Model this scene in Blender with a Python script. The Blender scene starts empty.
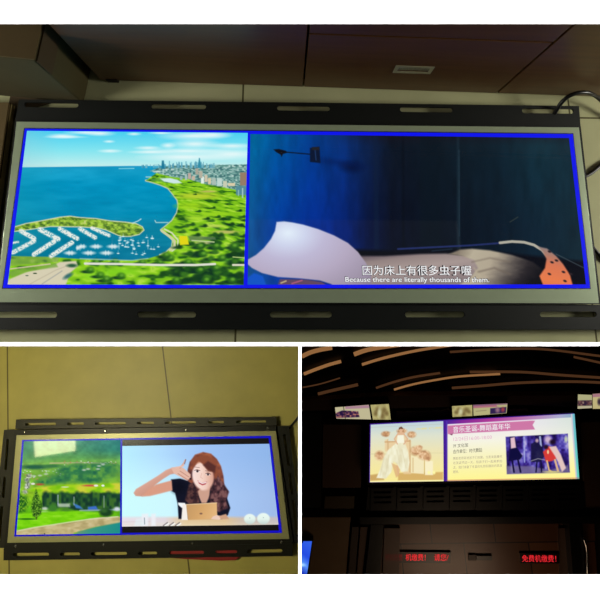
import bpy, math, random
import numpy as np
from mathutils import Vector, Matrix
from mathutils.geometry import tessellate_polygon
random.seed(4); rs = np.random.RandomState(7)
V = lambda *a: np.array(a, float)
unit = lambda v: v / np.linalg.norm(v)
col = bpy.context.scene.collection
sc = bpy.context.scene

# ------------------------------------------------------------------ frame of reference
# The survey of the place is kept in a frame with x to the right, y down the slope of view, z away.
F = 467.0; CX, CY = 300.0, 183.0
def lin(c):
    c = np.asarray(c, float) / 255.0
    return np.where(c <= 0.04045, c / 12.92, ((c + 0.055) / 1.055) ** 2.4)
def ray(px, py): return V((px - CX) / F, (py - CY) / F, 1.0)
class Plane:
    def __init__(s, o, a, b):
        s.o = np.array(o, float); s.a = unit(np.array(a, float)); b = np.array(b, float)
        s.n = unit(np.cross(s.a, b)); s.b = np.cross(s.n, s.a)          # n points away from the viewer
    def hit(s, px, py, off=0.0):                                         # off: towards the viewer
        d = ray(px, py); return d * ((s.o @ s.n - off) / (d @ s.n))
    def uv(s, p): return ((p - s.o) @ s.a, (p - s.o) @ s.b)
P1 = Plane([-0.4694, -0.0933, 0.79494], [0.9496, 0.0064, 0.02667], [-0.0029, 0.26014, -0.05417])
P2 = Plane([-1.05188, 0.97348, 1.76517], [0.9475, -0.04767, -0.04967], [0.03706, 0.28191, -0.10473])
P3 = Plane([0.33337, 1.16282, 2.26203], [0.94142, -0.08581, -0.09413], [0.00322, 0.27279, -0.03035])
FL1 = -0.028; FL2 = -0.03
ez = -P1.n; ex = unit(V(1, 0, 0) - (V(1, 0, 0) @ ez) * ez); ey = np.cross(ez, ex)
H = P1.o @ P1.n - FL1                                                    # eye height over the first floor
ROT = np.array([ex, ey, ez])
def W(p): q = ROT @ np.asarray(p, float); return (q[0], q[1], q[2] + H)
def proj(p): return (p[0] / p[2] * F + CX, p[1] / p[2] * F + CY)
UP = -P1.n

# ------------------------------------------------------------------ materials
def mat(name, c, rough=0.5, metal=0.0, spec=0.5, emit=None, es=1.0, noise=0.0, scale=30, bump=0.0, coat=0.0, raw=False):
    m = bpy.data.materials.new(name); m.use_nodes = True
    nt = m.node_tree; b = nt.nodes['Principled BSDF']
    c = tuple(c) if raw else tuple(lin(c))
    b.inputs['Base Color'].default_value = (*c, 1); b.inputs['Roughness'].default_value = rough
    b.inputs['Metallic'].default_value = metal; b.inputs['Specular IOR Level'].default_value = spec
    b.inputs['Coat Weight'].default_value = coat; b.inputs['Coat Roughness'].default_value = 0.05
    if emit is not None:
        b.inputs['Emission Color'].default_value = (*lin(emit), 1); b.inputs['Emission Strength'].default_value = es
    if noise or bump:
        tc = nt.nodes.new('ShaderNodeTexCoord'); n = nt.nodes.new('ShaderNodeTexNoise')
        n.inputs['Scale'].default_value = scale; n.inputs['Detail'].default_value = 5
        nt.links.new(tc.outputs['Object'], n.inputs['Vector'])
        if noise:
            mx = nt.nodes.new('ShaderNodeMix'); mx.data_type = 'RGBA'
            mx.inputs[6].default_value = (*[x * (1 - noise) for x in c], 1); mx.inputs[7].default_value = (*[min(1, x * (1 + noise)) for x in c], 1)
            nt.links.new(n.outputs['Fac'], mx.inputs[0]); nt.links.new(mx.outputs[2], b.inputs['Base Color'])
        if bump:
            bp = nt.nodes.new('ShaderNodeBump'); bp.inputs['Strength'].default_value = bump; bp.inputs['Distance'].default_value = 0.002
            nt.links.new(n.outputs['Fac'], bp.inputs['Height']); nt.links.new(bp.outputs['Normal'], b.inputs['Normal'])
    return m
def wood(name, c1, c2, sc_=(3, 40, 40), rough=0.4):
    m = mat(name, (0, 0, 0), rough); nt = m.node_tree; b = nt.nodes['Principled BSDF']
    tc = nt.nodes.new('ShaderNodeTexCoord'); mp = nt.nodes.new('ShaderNodeMapping'); mp.inputs['Scale'].default_value = sc_
    n = nt.nodes.new('ShaderNodeTexNoise'); n.inputs['Scale'].default_value = 2; n.inputs['Detail'].default_value = 6
    r = nt.nodes.new('ShaderNodeValToRGB'); r.color_ramp.elements[0].color = (*lin(c1), 1); r.color_ramp.elements[1].color = (*lin(c2), 1)
    r.color_ramp.elements[0].position = .3; r.color_ramp.elements[1].position = .7
    L = nt.links.new; L(tc.outputs['Object'], mp.inputs['Vector']); L(mp.outputs[0], n.inputs['Vector']); L(n.outputs['Fac'], r.inputs[0]); L(r.outputs[0], b.inputs['Base Color'])
    return m
def tiles(name, c, joint, sx, sy, ox, oy, w, rough=0.3, var=0.1, stagger=0.0):
    """tiles laid on the UV grid (in metres), with thin joints"""
    m = mat(name, c, rough); nt = m.node_tree; b = nt.nodes['Principled BSDF']; L = nt.links.new
    uv = nt.nodes.new('ShaderNodeUVMap'); mp = nt.nodes.new('ShaderNodeMapping'); mp.inputs['Location'].default_value = (-ox, -oy, 0)
    br = nt.nodes.new('ShaderNodeTexBrick'); br.offset = stagger; br.inputs['Scale'].default_value = 1
    br.inputs['Mortar Size'].default_value = w; br.inputs['Mortar Smooth'].default_value = 0.2; br.inputs['Brick Width'].default_value = sx; br.inputs['Row Height'].default_value = sy
    cl = lin(c)
    br.inputs['Color1'].default_value = (*cl * (1 - var), 1); br.inputs['Color2'].default_value = (*np.minimum(cl * (1 + var), 1), 1); br.inputs['Mortar'].default_value = (*lin(joint), 1)
    n = nt.nodes.new('ShaderNodeTexNoise'); n.inputs['Scale'].default_value = 9; n.inputs['Detail'].default_value = 6
    mx = nt.nodes.new('ShaderNodeMix'); mx.data_type = 'RGBA'; mx.blend_type = 'MULTIPLY'; mx.inputs[0].default_value = 0.35
    L(uv.outputs[0], mp.inputs['Vector']); L(mp.outputs[0], br.inputs['Vector']); L(mp.outputs[0], n.inputs['Vector'])
    L(br.outputs['Color'], mx.inputs[6]); L(n.outputs['Fac'], mx.inputs[7]); L(mx.outputs[2], b.inputs['Base Color'])
    return m
M = dict(
    white=mat('white_paint', (250, 250, 250), 0.7, spec=0.1),
    cream=mat('cream_paint', (190, 185, 150), 0.8),
    darkwall=mat('dark_paint', (22, 16, 12), 0.6),
    floor1=tiles('cream_floor_tile', (205, 205, 160), (100, 96, 66), .6, .6, 0, 0, .0018, 0.22, 0.02),
    floor2=tiles('mustard_floor_tile', (206, 192, 98), (112, 100, 46), .6, .6, 0, 0, .003, 0.5, 0.02),
    tile3=tiles('brown_stone_tile', (112, 70, 42), (30, 18, 12), .3, .15, 0, 0, .003, 0.35, 0.2, 0.5),
    black=mat('black_metal', (20, 23, 22), 0.5, 0.0, spec=.3, noise=.2),
    flange=mat('dark_grey_metal', (48, 46, 36), 0.45, 0.4, noise=.15),
    rim=mat('charcoal_metal', (36, 35, 28), 0.4, 0.4),
    bezel=mat('silver_green_aluminium', (188, 204, 174), 0.3, 0.35, noise=.05, scale=60),
    bezel2=mat('pale_olive_aluminium', (186, 182, 128), 0.35, 0.3, noise=.05, scale=60),
    gasket=mat('black_gasket', (8, 8, 12), 0.5),
    blue=mat('blue_screen', (2, 2, 10), 0.2, emit=(14, 22, 232)),
    blue2=mat('deep_blue_screen', (2, 2, 10), 0.2, emit=(22, 16, 190)),
    letter=mat('letterbox_black', (8, 8, 10), 0.25, emit=(16, 14, 16)),
    purple=mat('violet_screen', (2, 2, 10), 0.2, emit=(70, 30, 150)),
    glow=mat('white_glyph', (10, 10, 10), 0.4, emit=(245, 248, 250)),
    shade=mat('dark_glyph', (4, 4, 6), 0.5, emit=(22, 20, 30)),
    pinkglyph=mat('pink_glyph', (10, 5, 8), .5, emit=(225, 170, 200)),
    greyglyph=mat('grey_glyph', (10, 10, 10), .5, emit=(172, 160, 140)),
    chrome=mat('chrome', (200, 200, 195), 0.15, 1.0),
    handle=mat('brushed_nickel', (200, 198, 160), 0.35, 0.6),
    steel=mat('screw_steel', (220, 220, 210), 0.25, 0.9),
    cab=wood('walnut_laminate', (80, 50, 24), (96, 61, 30), (3, 3, 60), 0.35),
    cabin=mat('cabinet_gap', (16, 10, 6), 0.8),
    card=mat('cardboard', (92, 74, 38), 0.85, noise=.12, scale=14, bump=.3),
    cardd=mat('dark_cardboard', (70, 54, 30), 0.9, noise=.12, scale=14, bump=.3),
    cardgreen=mat('olive_cardboard', (72, 64, 33), 0.9, noise=.2, scale=10, bump=.3),
    tape=mat('box_tape', (170, 150, 100), 0.4),
    cable=mat('black_rubber', (10, 10, 10), 0.35),
    red=mat('red_wrap', (150, 30, 24), 0.6, noise=.2),
    lamp=mat('lamp_diffuser', (240, 240, 220), 0.5, emit=(255, 246, 188), es=16),
    lampbody=mat('lamp_housing', (200, 200, 190), 0.5),
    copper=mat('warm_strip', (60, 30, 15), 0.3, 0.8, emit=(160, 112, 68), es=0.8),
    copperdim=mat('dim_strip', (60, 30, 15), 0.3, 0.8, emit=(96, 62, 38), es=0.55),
    brown=mat('brown_panel', (52, 38, 27), 0.5, noise=.2, scale=4),
    umber=mat('umber_panel', (76, 52, 36), 0.45, noise=.2, scale=4),
    pitch=mat('black_lacquer', (9, 8, 7), 0.35),
    olive=mat('bronze_panel', (120, 98, 56), 0.4, noise=.2, scale=5),
    counter=mat('counter_stone', (112, 92, 68), 0.4, noise=.25, scale=8),
    gold=mat('dull_gold_plate', (62, 48, 16), 0.5),
    led=mat('led_red', (20, 2, 2), .5, emit=(250, 42, 52), es=1.0),
    leddim=mat('led_red_dim', (20, 2, 2), .5, emit=(96, 16, 18)),
)

# ------------------------------------------------------------------ mesh helpers
def tag(o, label=None, cat=None, group=None, kind=None):
    if label: o['label'] = label
    if cat: o['category'] = cat
    if group: o['group'] = group
    if kind: o['kind'] = kind
    return o
class MB:
    def __init__(s): s.v = []; s.f = []; s.uvp = None
    def add(s, vs, fs):
        k = len(s.v); s.v += [np.asarray(v, float) for v in vs]; s.f += [tuple(i + k for i in f) for f in fs]; return s
    def solid(s, top, bot, holes_t=(), holes_b=()):
        """closed prism between two matching outlines (points in survey frame), with optional holes"""
        loops_t = [top] + list(holes_t); loops_b = [bot] + list(holes_b)
        n = unit(np.cross(top[1] - top[0], top[-1] - top[0])); a = unit(top[1] - top[0]); b = np.cross(n, a)
        two = [[Vector((p @ a, p @ b, 0)) for p in l] for l in loops_t]
        tri = tessellate_polygon(two); k = len(s.v)
        T = [p for l in loops_t for p in l]; B = [p for l in loops_b for p in l]; N = len(T)
        s.v += T + B
        sgn = None
        for t in tri:
            s.f.append((k + t[0], k + t[1], k + t[2])); s.f.append((k + N + t[2], k + N + t[1], k + N + t[0]))
        c = 0
        for l in loops_t:
            m = len(l)
            for i in range(m):
                j = (i + 1) % m; s.f.append((k + c + i, k + c + j, k + N + c + j, k + N + c + i))
            c += m
        return s
    def prism(s, P, poly, top, bot, holes=()):
        """outline given by survey sightings on plane P raised by top, sunk straight to bot"""
        f = lambda q: [P.hit(x, y, top) for x, y in q]; g = lambda l: [p + P.n * (top - bot) for p in l]
        T = f(poly); Hs = [f(h) for h in holes]
        return s.solid(T, g(T), Hs, [g(h) for h in Hs])
    def box(s, o, a, b, c):
        o, a, b, c = map(np.asarray, (o, a, b, c))
        vs = [o, o + a, o + a + b, o + b, o + c, o + a + c, o + a + b + c, o + b + c]
        return s.add(vs, [(0, 3, 2, 1), (4, 5, 6, 7), (0, 1, 5, 4), (1, 2, 6, 5), (2, 3, 7, 6), (3, 0, 4, 7)])
    def tube(s, pts, r, seg=10, smooth=6):
        pts = [np.asarray(p, float) for p in pts]; out = []
        if smooth > 1 and len(pts) > 2:
            q = [2 * pts[0] - pts[1]] + pts + [2 * pts[-1] - pts[-2]]
            for i in range(1, len(q) - 2):
                for t in np.linspace(0, 1, smooth, endpoint=False):
                    p0, p1, p2, p3 = q[i - 1:i + 3]
                    out.append(.5 * ((2 * p1) + (p2 - p0) * t + (2 * p0 - 5 * p1 + 4 * p2 - p3) * t * t + (3 * p1 - p0 - 3 * p2 + p3) * t ** 3))
            out.append(pts[-1]); pts = out
        k = len(s.v); n = len(pts)
        for i, p in enumerate(pts):
            d = unit(pts[min(i + 1, n - 1)] - pts[max(i - 1, 0)]); u = unit(np.cross(d, V(.13, .2, .97))); w = np.cross(d, u)
            for j in range(seg):
                t = 2 * math.pi * j / seg; s.v.append(p + r * (math.cos(t) * u + math.sin(t) * w))
        for i in range(n - 1):
            for j in range(seg):
                a = k + i * seg + j; b = k + i * seg + (j + 1) % seg; s.f.append((a, b, b + seg, a + seg))
        s.f.append(tuple(k + j for j in range(seg))[::-1]); s.f.append(tuple(k + (n - 1) * seg + j for j in range(seg)))
        return s
    def build(s, name, m, parent=None, uvP=None, smooth=False, bevel=0):
        me = bpy.data.meshes.new(name)
        wv = np.array([W(v) for v in s.v])
        org = V(0, 0, 0)
        if parent is None:                                       # origin at the thing's base
            org = V(wv[:, 0].mean(), wv[:, 1].mean(), wv[:, 2].min()); 
        base = np.array(parent.matrix_world.translation) if parent is not None else org
        base = np.array(BASE.get(parent.name, org)) if parent is not None else org
        me.from_pydata([tuple(p - base) for p in wv], [], s.f)
        import bmesh
        bm = bmesh.new(); bm.from_mesh(me); bmesh.ops.recalc_face_normals(bm, faces=bm.faces)
        bm.to_mesh(me); bm.free()
        if uvP is not None:
            uvl = me.uv_layers.new(name='UVMap'); P, du, dv = uvP
            q = [P.uv(v) for v in s.v]
            for lp in me.loops: uvl.data[lp.index].uv = (q[lp.vertex_index][0] + du, -q[lp.vertex_index][1] + dv)
        if smooth: me.polygons.foreach_set('use_smooth', [True] * len(me.polygons))
        me.materials.append(m); o = bpy.data.objects.new(name, me); col.objects.link(o)
        if parent is not None: o.parent = parent
        else: o.location = org
        BASE[o.name] = base
        if bevel:
            bv = o.modifiers.new('bevel', 'BEVEL'); bv.width = bevel; bv.segments = 2; bv.limit_method = 'ANGLE'
        return o
BASE = {}
def thing(name, base, label, cat, group=None):
    o = bpy.data.objects.new(name, None); o.empty_display_size = .05; col.objects.link(o)
    o.location = W(base); BASE[o.name] = V(*W(base)); return tag(o, label, cat, group)
# parented meshes keep coordinates relative to the thing's base, for parts and sub-parts alike
def slot(x0, y0, x1, y1, w, seg=6):
    """stadium shaped slot between two sightings, w wide"""
    d = unit(V(x1 - x0, y1 - y0)); p = V(-d[1], d[0]); r = w / 2; out = []
    a = V(x0, y0) + d * r; b = V(x1, y1) - d * r
    for i in range(seg + 1): t = math.pi * i / seg; out.append(tuple(b + p * r * math.cos(t) + d * r * math.sin(t)))
    for i in range(seg + 1): t = math.pi * i / seg; out.append(tuple(a - p * r * math.cos(t) - d * r * math.sin(t)))
    return out[::-1]

# ------------------------------------------------------------------ pictures shown by the screens (painted by number on a fine grid)
def vnoise(x, y, seed=0):
    xi = np.floor(x).astype(np.int64); yi = np.floor(y).astype(np.int64); fx = x - xi; fy = y - yi
    fx = fx * fx * (3 - 2 * fx); fy = fy * fy * (3 - 2 * fy)
    def h(a, b):
        n = (a * 374761393 + b * 668265263 + seed * 1442695041) & 0xffffffff
        n = ((n ^ (n >> 13)) * 1274126177) & 0xffffffff
        return ((n ^ (n >> 16)) & 0xffff) / 65535.0
    return (h(xi, yi) * (1 - fx) + h(xi + 1, yi) * fx) * (1 - fy) + (h(xi, yi + 1) * (1 - fx) + h(xi + 1, yi + 1) * fx) * fy
def fbm(x, y, s, seed=0, o=3):
    r = 0; a = 1; t = 0
    for i in range(o): r = r + a * vnoise(x / s, y / s, seed + i); t += a; a *= .55; s *= .5
    return r / t
class Paint:
    def __init__(s, X, Y, c=(0, 0, 0)):
        s.X, s.Y = X, Y; s.C = np.tile(np.array(c, float), (len(X), 1))
    def mix(s, a, c, idx=None):
        c = np.asarray(c, float)
        if idx is None: s.C = s.C * (1 - a[:, None]) + c * a[:, None]
        else: s.C[idx] = s.C[idx] * (1 - a[:, None]) + c * a[:, None]
    def _cut(s, x0, y0, x1, y1, p=1.5):
        return np.nonzero((s.X > x0 - p) & (s.X < x1 + p) & (s.Y > y0 - p) & (s.Y < y1 + p))[0]
    def poly(s, pts, c, soft=.5, al=1.0, fn=None):
        pts = np.array(pts, float); i = s._cut(*pts.min(0), *pts.max(0), p=1.5 + soft * 2)
        if not len(i): return
        x, y = s.X[i], s.Y[i]; ins = np.zeros(len(i), bool); d = np.full(len(i), 1e9)
        for k in range(len(pts)):
            (x0, y0), (x1, y1) = pts[k], pts[(k + 1) % len(pts)]
            ins ^= ((y0 > y) != (y1 > y)) & (x < (x1 - x0) * (y - y0) / (y1 - y0 + 1e-12) + x0)
            dx, dy = x1 - x0, y1 - y0; t = np.clip(((x - x0) * dx + (y - y0) * dy) / (dx * dx + dy * dy + 1e-12), 0, 1)
            d = np.minimum(d, np.hypot(x - x0 - t * dx, y - y0 - t * dy))
        a = np.clip(.5 + np.where(ins, d, -d) / (2 * soft), 0, 1) * al
        s.mix(a, c if fn is None else fn(x, y), i)
    def ell(s, cx, cy, rx, ry, c, rot=0, soft=.25, al=1.0, fn=None):
        R = max(rx, ry) * 1.6 + 1; i = s._cut(cx - R, cy - R, cx + R, cy + R)
        if not len(i): return
        x, y = s.X[i] - cx, s.Y[i] - cy; r = math.radians(rot); u = x * math.cos(r) + y * math.sin(r); v = -x * math.sin(r) + y * math.cos(r)
        q = np.sqrt((u / rx) ** 2 + (v / ry) ** 2); a = np.clip((1 + soft - q) / (2 * soft), 0, 1) * al
        s.mix(a, c if fn is None else fn(s.X[i], s.Y[i]), i)
    def line(s, pts, w, c, soft=.4, al=1.0, tex=None):
        pts = np.array(pts, float); i = s._cut(*pts.min(0), *pts.max(0), p=w + 1.5)
        if not len(i): return
        x, y = s.X[i], s.Y[i]; d = np.full(len(i), 1e9)
        for k in range(len(pts) - 1):
            (x0, y0), (x1, y1) = pts[k], pts[k + 1]
            dx, dy = x1 - x0, y1 - y0; t = np.clip(((x - x0) * dx + (y - y0) * dy) / (dx * dx + dy * dy + 1e-12), 0, 1)
            d = np.minimum(d, np.hypot(x - x0 - t * dx, y - y0 - t * dy))
        a = np.clip(.5 + (w / 2 - d) / (2 * soft), 0, 1) * al
        if tex is not None: a = a * tex(x, y)
        s.mix(a, c, i)
def ramp(t, stops):
    t = np.asarray(t, float); xs = [q[0] for q in stops]; cs = np.array([q[1] for q in stops], float)
    return np.stack([np.interp(t, xs, cs[:, k]) for k in range(3)], -1)

def paint_coast(p):
    X, Y = p.X, p.Y
    sky = ramp(Y, [(131, (70, 205, 240)), (150, (130, 228, 240)), (160, (170, 235, 238)), (166, (196, 238, 236))])
    k = np.clip((60 - X) / 45, 0, 1)[:, None] * .45; p.C = sky * (1 - k) + np.array([150, 205, 215]) * k
    for c in [(62, 136, 10, 1.7), (66, 137, 14, 1), (86, 132.5, 14, 1.4), (100, 133.6, 10, 1.7), (134, 134, 5, 1.1), (109, 141.5, 4, 1), (148, 148, 9, 1.4), (150, 152, 14, 1.3), (193, 136, 22, 3), (212, 135, 13, 2.2), (161, 133, 8, 1), (168, 145.5, 5, 2), (195, 144, 16, 3.2), (187, 151, 26, 2), (232, 146, 16, 2), (232, 154, 22, 4), (110, 151, 8, 1.3), (185, 157, 30, 3)]:
        p.ell(*c, (236, 250, 250), soft=.8, al=.85)
    n = fbm(X, Y * 5, 26, 3)
    sea = ramp(Y, [(166, (20, 150, 196)), (171, (20, 158, 200)), (185, (0, 146, 190)), (215, (0, 138, 178)), (232, (0, 128, 158)), (262, (0, 116, 150))]) + (n[:, None] - .5) * 26
    k = np.clip((70 - X) / 60, 0, 1)[:, None] * .25; sea = sea * (1 - k) + np.array([40, 165, 175]) * k
    hor = 167.3 - 1.4 * np.clip((X - 20) / 110, 0, 1)
    p.mix(np.clip((Y - hor) / .8 + .5, 0, 1), sea)
    p.line([(119, 168.6), (134, 168.4)], .7, (190, 235, 235), al=.8)
    # land
    land = [(146, 180.5), (152, 182), (160, 184.5), (168, 188), (173, 194), (177.5, 200), (178.5, 206), (177, 213), (172, 221), (166, 226), (161, 230), (168, 235), (173, 240), (172, 247), (166, 252.5), (160, 255), (148, 258.5), (132, 260.5), (105, 260), (80, 259), (50, 257), (8, 256), (4, 290), (250, 290), (250, 166), (200, 166.5), (165, 168), (158, 172), (152, 176)]
    def green(x, y):
        s = 2.2 + np.clip((y - 185) / 30, 0, 2)
        a = vnoise(x / (s * 2.6), y / (s * .9), 5); b = vnoise(x / (s * 1.1), y / (s * .5), 9); n = a * .66 + b * .34
        return ramp(n, [(.12, (24, 72, 24)), (.26, (52, 116, 24)), (.38, (112, 178, 26)), (.62, (140, 205, 30)), (.78, (176, 222, 66)), (.92, (120, 180, 40))])
    p.line(land[:16], 2.0, (196, 206, 172)); p.poly(land, None, fn=green)
    p.line([(162, 231), (169, 236), (174.5, 241), (174.5, 246), (170, 250)], 2.6, (205, 208, 160)); p.line([(164.5, 229), (172, 233), (178, 240), (177.5, 247), (172, 251)], 1.4, (215, 220, 190))
    # far city
    def city(x, y):
        n = vnoise(x / 1.7, y / .9, 21); return ramp(n, [(.1, (60, 105, 110)), (.4, (96, 148, 140)), (.7, (140, 182, 176)), (.95, (190, 214, 206))])
    p.poly([(150, 171), (158, 168), (170, 165.6), (250, 164.3), (250, 196), (236, 190), (222, 187), (205, 184), (188, 179), (172, 177), (160, 174)], None, fn=city)
    for i in range(70):
        x = 141 + rs.rand() * 75; h = 1 + 4 * rs.rand() * math.exp(-((x - 190) / 30) ** 2) + 1; w = .5 + rs.rand()
        p.poly([(x, 168), (x, 167 - h), (x + w, 167 - h), (x + w, 168)], [(90, 165, 190), (120, 185, 200), (70, 140, 165)][i % 3], .35, .8)
    p.poly([(161, 169), (162, 160.5), (163.8, 160.5), (164.8, 169)], (30, 120, 150)); p.poly([(197.6, 168), (198.4, 162), (199, 158), (199.8, 158), (200.6, 163), (201, 168)], (50, 140, 165)); p.poly([(168.8, 168), (169, 161), (169.8, 161), (170, 168)], (110, 180, 200))
    for x, y, w, h, c in [(201, 176.5, 3, 7, (226, 240, 232)), (204.5, 175, 3, 7, (205, 195, 170)), (195.5, 168.5, 3, 6, (170, 165, 150)), (199, 171, 3.5, 7, (180, 178, 160)), (185, 174, 2, 6, (170, 195, 190)), (188, 173, 3, 6, (190, 170, 160)), (208, 178, 3, 6, (215, 200, 160)), (212, 178, 4, 7, (170, 190, 180)), (217, 178, 5, 8, (190, 214, 206)), (223, 181, 4, 6, (200, 205, 180)), (228, 183, 7, 3, (220, 206, 170)), (180, 176, 2.5, 4, (150, 180, 180)), (240, 172.5, 7.5, 13, (148, 124, 104)), (236, 186, 12, 9, (84, 138, 150)), (242, 188, 1.2, 10, (170, 205, 205)), (238, 190, 1, 6, (150, 190, 190)), (192, 176, 3, 4, (200, 180, 160))]:
        p.poly([(x, y), (x + w, y), (x + w, y + h), (x, y + h)], c, .4)
    p.poly([(150, 179), (160, 177.5), (172, 179), (176, 183), (166, 182.5), (152, 181)], (90, 160, 70), .5, .7)
    p.poly([(160, 178.5), (170, 178), (178, 180), (182, 183), (174, 183.5), (164, 181.5)], (206, 232, 230), .6)
    p.line([(154, 171.8), (160, 171.6)], 1, (210, 225, 215)); p.line([(146, 177), (151, 177)], .8, (200, 225, 215))
    # clearings, paths and clumps of the park
    for c in [(198, 196, 20, 3, (186, 206, 50)), (208, 191.5, 8, 1, (190, 180, 100)), (192, 206, 14, 3, (160, 214, 30)), (215, 214, 16, 2.5, (150, 210, 30)), (226, 232, 12, 1.6, (200, 190, 110)), (196, 218, 12, 2.4, (170, 220, 50)), (214, 226, 10, 1.6, (190, 214, 90)), (205, 243, 12, 1, (190, 180, 140)), (232, 260, 12, 3, (110, 200, 40)), (195, 273, 12, 3, (140, 205, 50)), (175, 267, 14, 1.8, (120, 200, 50)), (120, 272, 18, 3.4, (130, 210, 30)), (95, 276, 12, 4, (140, 215, 40))]: p.ell(*c, soft=.5, al=.85)
    for i in range(105):
        x = 176 + rs.rand() * 72; y = 188 + 94 * math.sqrt(rs.rand()); r = (y - 165) / 30
        if x < 182 and y < 240: continue
        p.ell(x - r * .9, y + r * .35, r * 1.9, r * .5, (8, 50, 30), soft=.6, al=.8); p.ell(x, y, r * 1.0, r * .8, [(30, 84, 26), (54, 112, 30), (20, 64, 24)][i % 3], soft=.5)
    for x, y in [(160, 262), (170, 258), (166, 255), (203, 254), (222, 258), (216, 268), (200, 270), (188, 262), (234, 246), (216, 246), (200, 246), (232, 280), (206, 280), (176, 280), (96, 262), (115, 262), (142, 262), (100, 275), (106, 279), (121, 276), (90, 270)]:
        p.ell(x - 3, y + 1.8, 6, 1.6, (10, 50, 34), soft=.4, al=.9); p.ell(x, y, 4, 3, (44, 104, 26), soft=.5); p.ell(x + .8, y - .8, 2, 1.4, (96, 160, 46), soft=.6)
    p.poly([(179.3, 236), (187, 236), (189, 244.5), (180, 245)], (226, 214, 20)); p.poly([(188, 236), (215, 237), (216, 239.5), (190, 241)], (92, 120, 84), .7, .8); p.line([(192, 240.5), (214, 242)], 1.2, (190, 205, 150))
    p.line([(85, 263.6), (120, 264), (160, 265), (196, 265), (215, 264)], 2.2, (226, 226, 214)); p.line([(233, 257), (246, 258)], 1, (190, 210, 130)); p.line([(233, 265), (246, 265)], 2, (224, 220, 200))
    p.line([(105, 260), (80, 258.6), (132, 260.4), (148, 258.4)], 1, (180, 214, 190), al=.7)
    # parking ground lower left
    p.poly([(0, 290), (10, 279), (26, 272), (46, 268), (60, 262), (76, 261), (78, 266), (70, 273), (64, 290)], (214, 206, 178), .8); p.line([(30, 284), (56, 270), (72, 264)], 1, (196, 186, 160)); p.line([(42, 284), (62, 271)], 1, (170, 170, 160))
    p.poly([(8, 272), (24, 267), (56, 263), (58, 267), (30, 271), (12, 277)], (120, 165, 66), .8, .8); p.ell(35, 273.4, 2, .7, (70, 90, 60)); p.ell(27, 275.6, 1.6, .6, (90, 110, 90))
    p.poly([(10, 256), (60, 257), (58, 262), (10, 266)], (110, 140, 90), .8, .5); p.line([(10, 269), (50, 264)], 1.2, (206, 196, 160)); p.ell(68, 276, 5, 2, (60, 110, 110), -30, .5); p.ell(72, 265.6, 5, 1.8, (40, 90, 60), soft=.5)
    # spit of land
    spit = [(14, 227.5), (26, 224), (40, 221.5), (60, 217.6), (70, 216.6), (80, 218), (96, 219), (110, 221.3), (125, 222.5), (136, 224), (142, 227), (143.5, 230), (139, 234), (130, 236), (121, 236), (114, 233), (106, 229.5), (98, 227.6), (80, 226.4), (50, 226), (30, 229), (14, 231)]
    p.line(spit + spit[:1], 1.8, (214, 218, 180)); p.poly(spit, None, fn=lambda x, y: ramp(fbm(x, y * 1.6, 3.4, 44), [(.25, (70, 112, 40)), (.45, (124, 160, 54)), (.65, (160, 205, 60)), (.85, (196, 206, 120))]))
    # docks full of moored boats
    tex = lambda x, y: .55 + .45 * (vnoise(x / 1.1, y / .8, 31) > .38)
    for a, b, w in [((21, 231), (34, 238.5), 4.5), ((13, 252.5), (34, 241), 4.2), ((40, 229.5), (58, 239), 5), ((34, 254.5), (54, 241.5), 4.6), ((60, 229), (77, 238.5), 4.6), ((51, 256), (72, 242.5), 4.4), ((80, 228.8), (95, 237.6), 4.2), ((92, 228), (109, 235.5), 3.6), ((12, 243), (18, 242), 2)]:
        p.line([a, b], w, (232, 236, 228), .7, tex=tex)
    for x, y, w in [(82, 246.5, 4), (96, 246.5, 5.5), (113, 246.5, 5.5), (70, 253, 5.5), (89, 253, 6), (106.5, 253, 6), (78, 248, 2)]:
        p.ell(x, y, w, 1.7, (238, 242, 240), soft=.45, al=.85); p.line([(x - 1, y - 2.5), (x - 1, y + 2.4)], .5, (240, 246, 246), al=.8)
        p.line([(x + 2, y - 2.2), (x + 2, y + 2.2)], .5, (240, 246, 246), al=.8)
    for i in range(40):
        x = 116 + rs.rand() * 44; y = 236 + rs.rand() * 19
        if (x - 116) / 44 + (y - 236) / 30 > 1.35: continue
        p.ell(x, y, 1.4, .5, (214, 240, 240), soft=.5); p.line([(x, y - 2.6), (x, y)], .35, (200, 232, 236), al=.7)
    for x in (119, 133, 148): p.line([(x, 240), (x, 249)], .5, (210, 236, 240), al=.8)
    p.line([(133, 223), (138, 221), (141, 219)], .9, (190, 224, 228)); p.line([(155, 220.5), (156, 222.5), (168, 222.5)], .9, (180, 214, 210))

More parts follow.
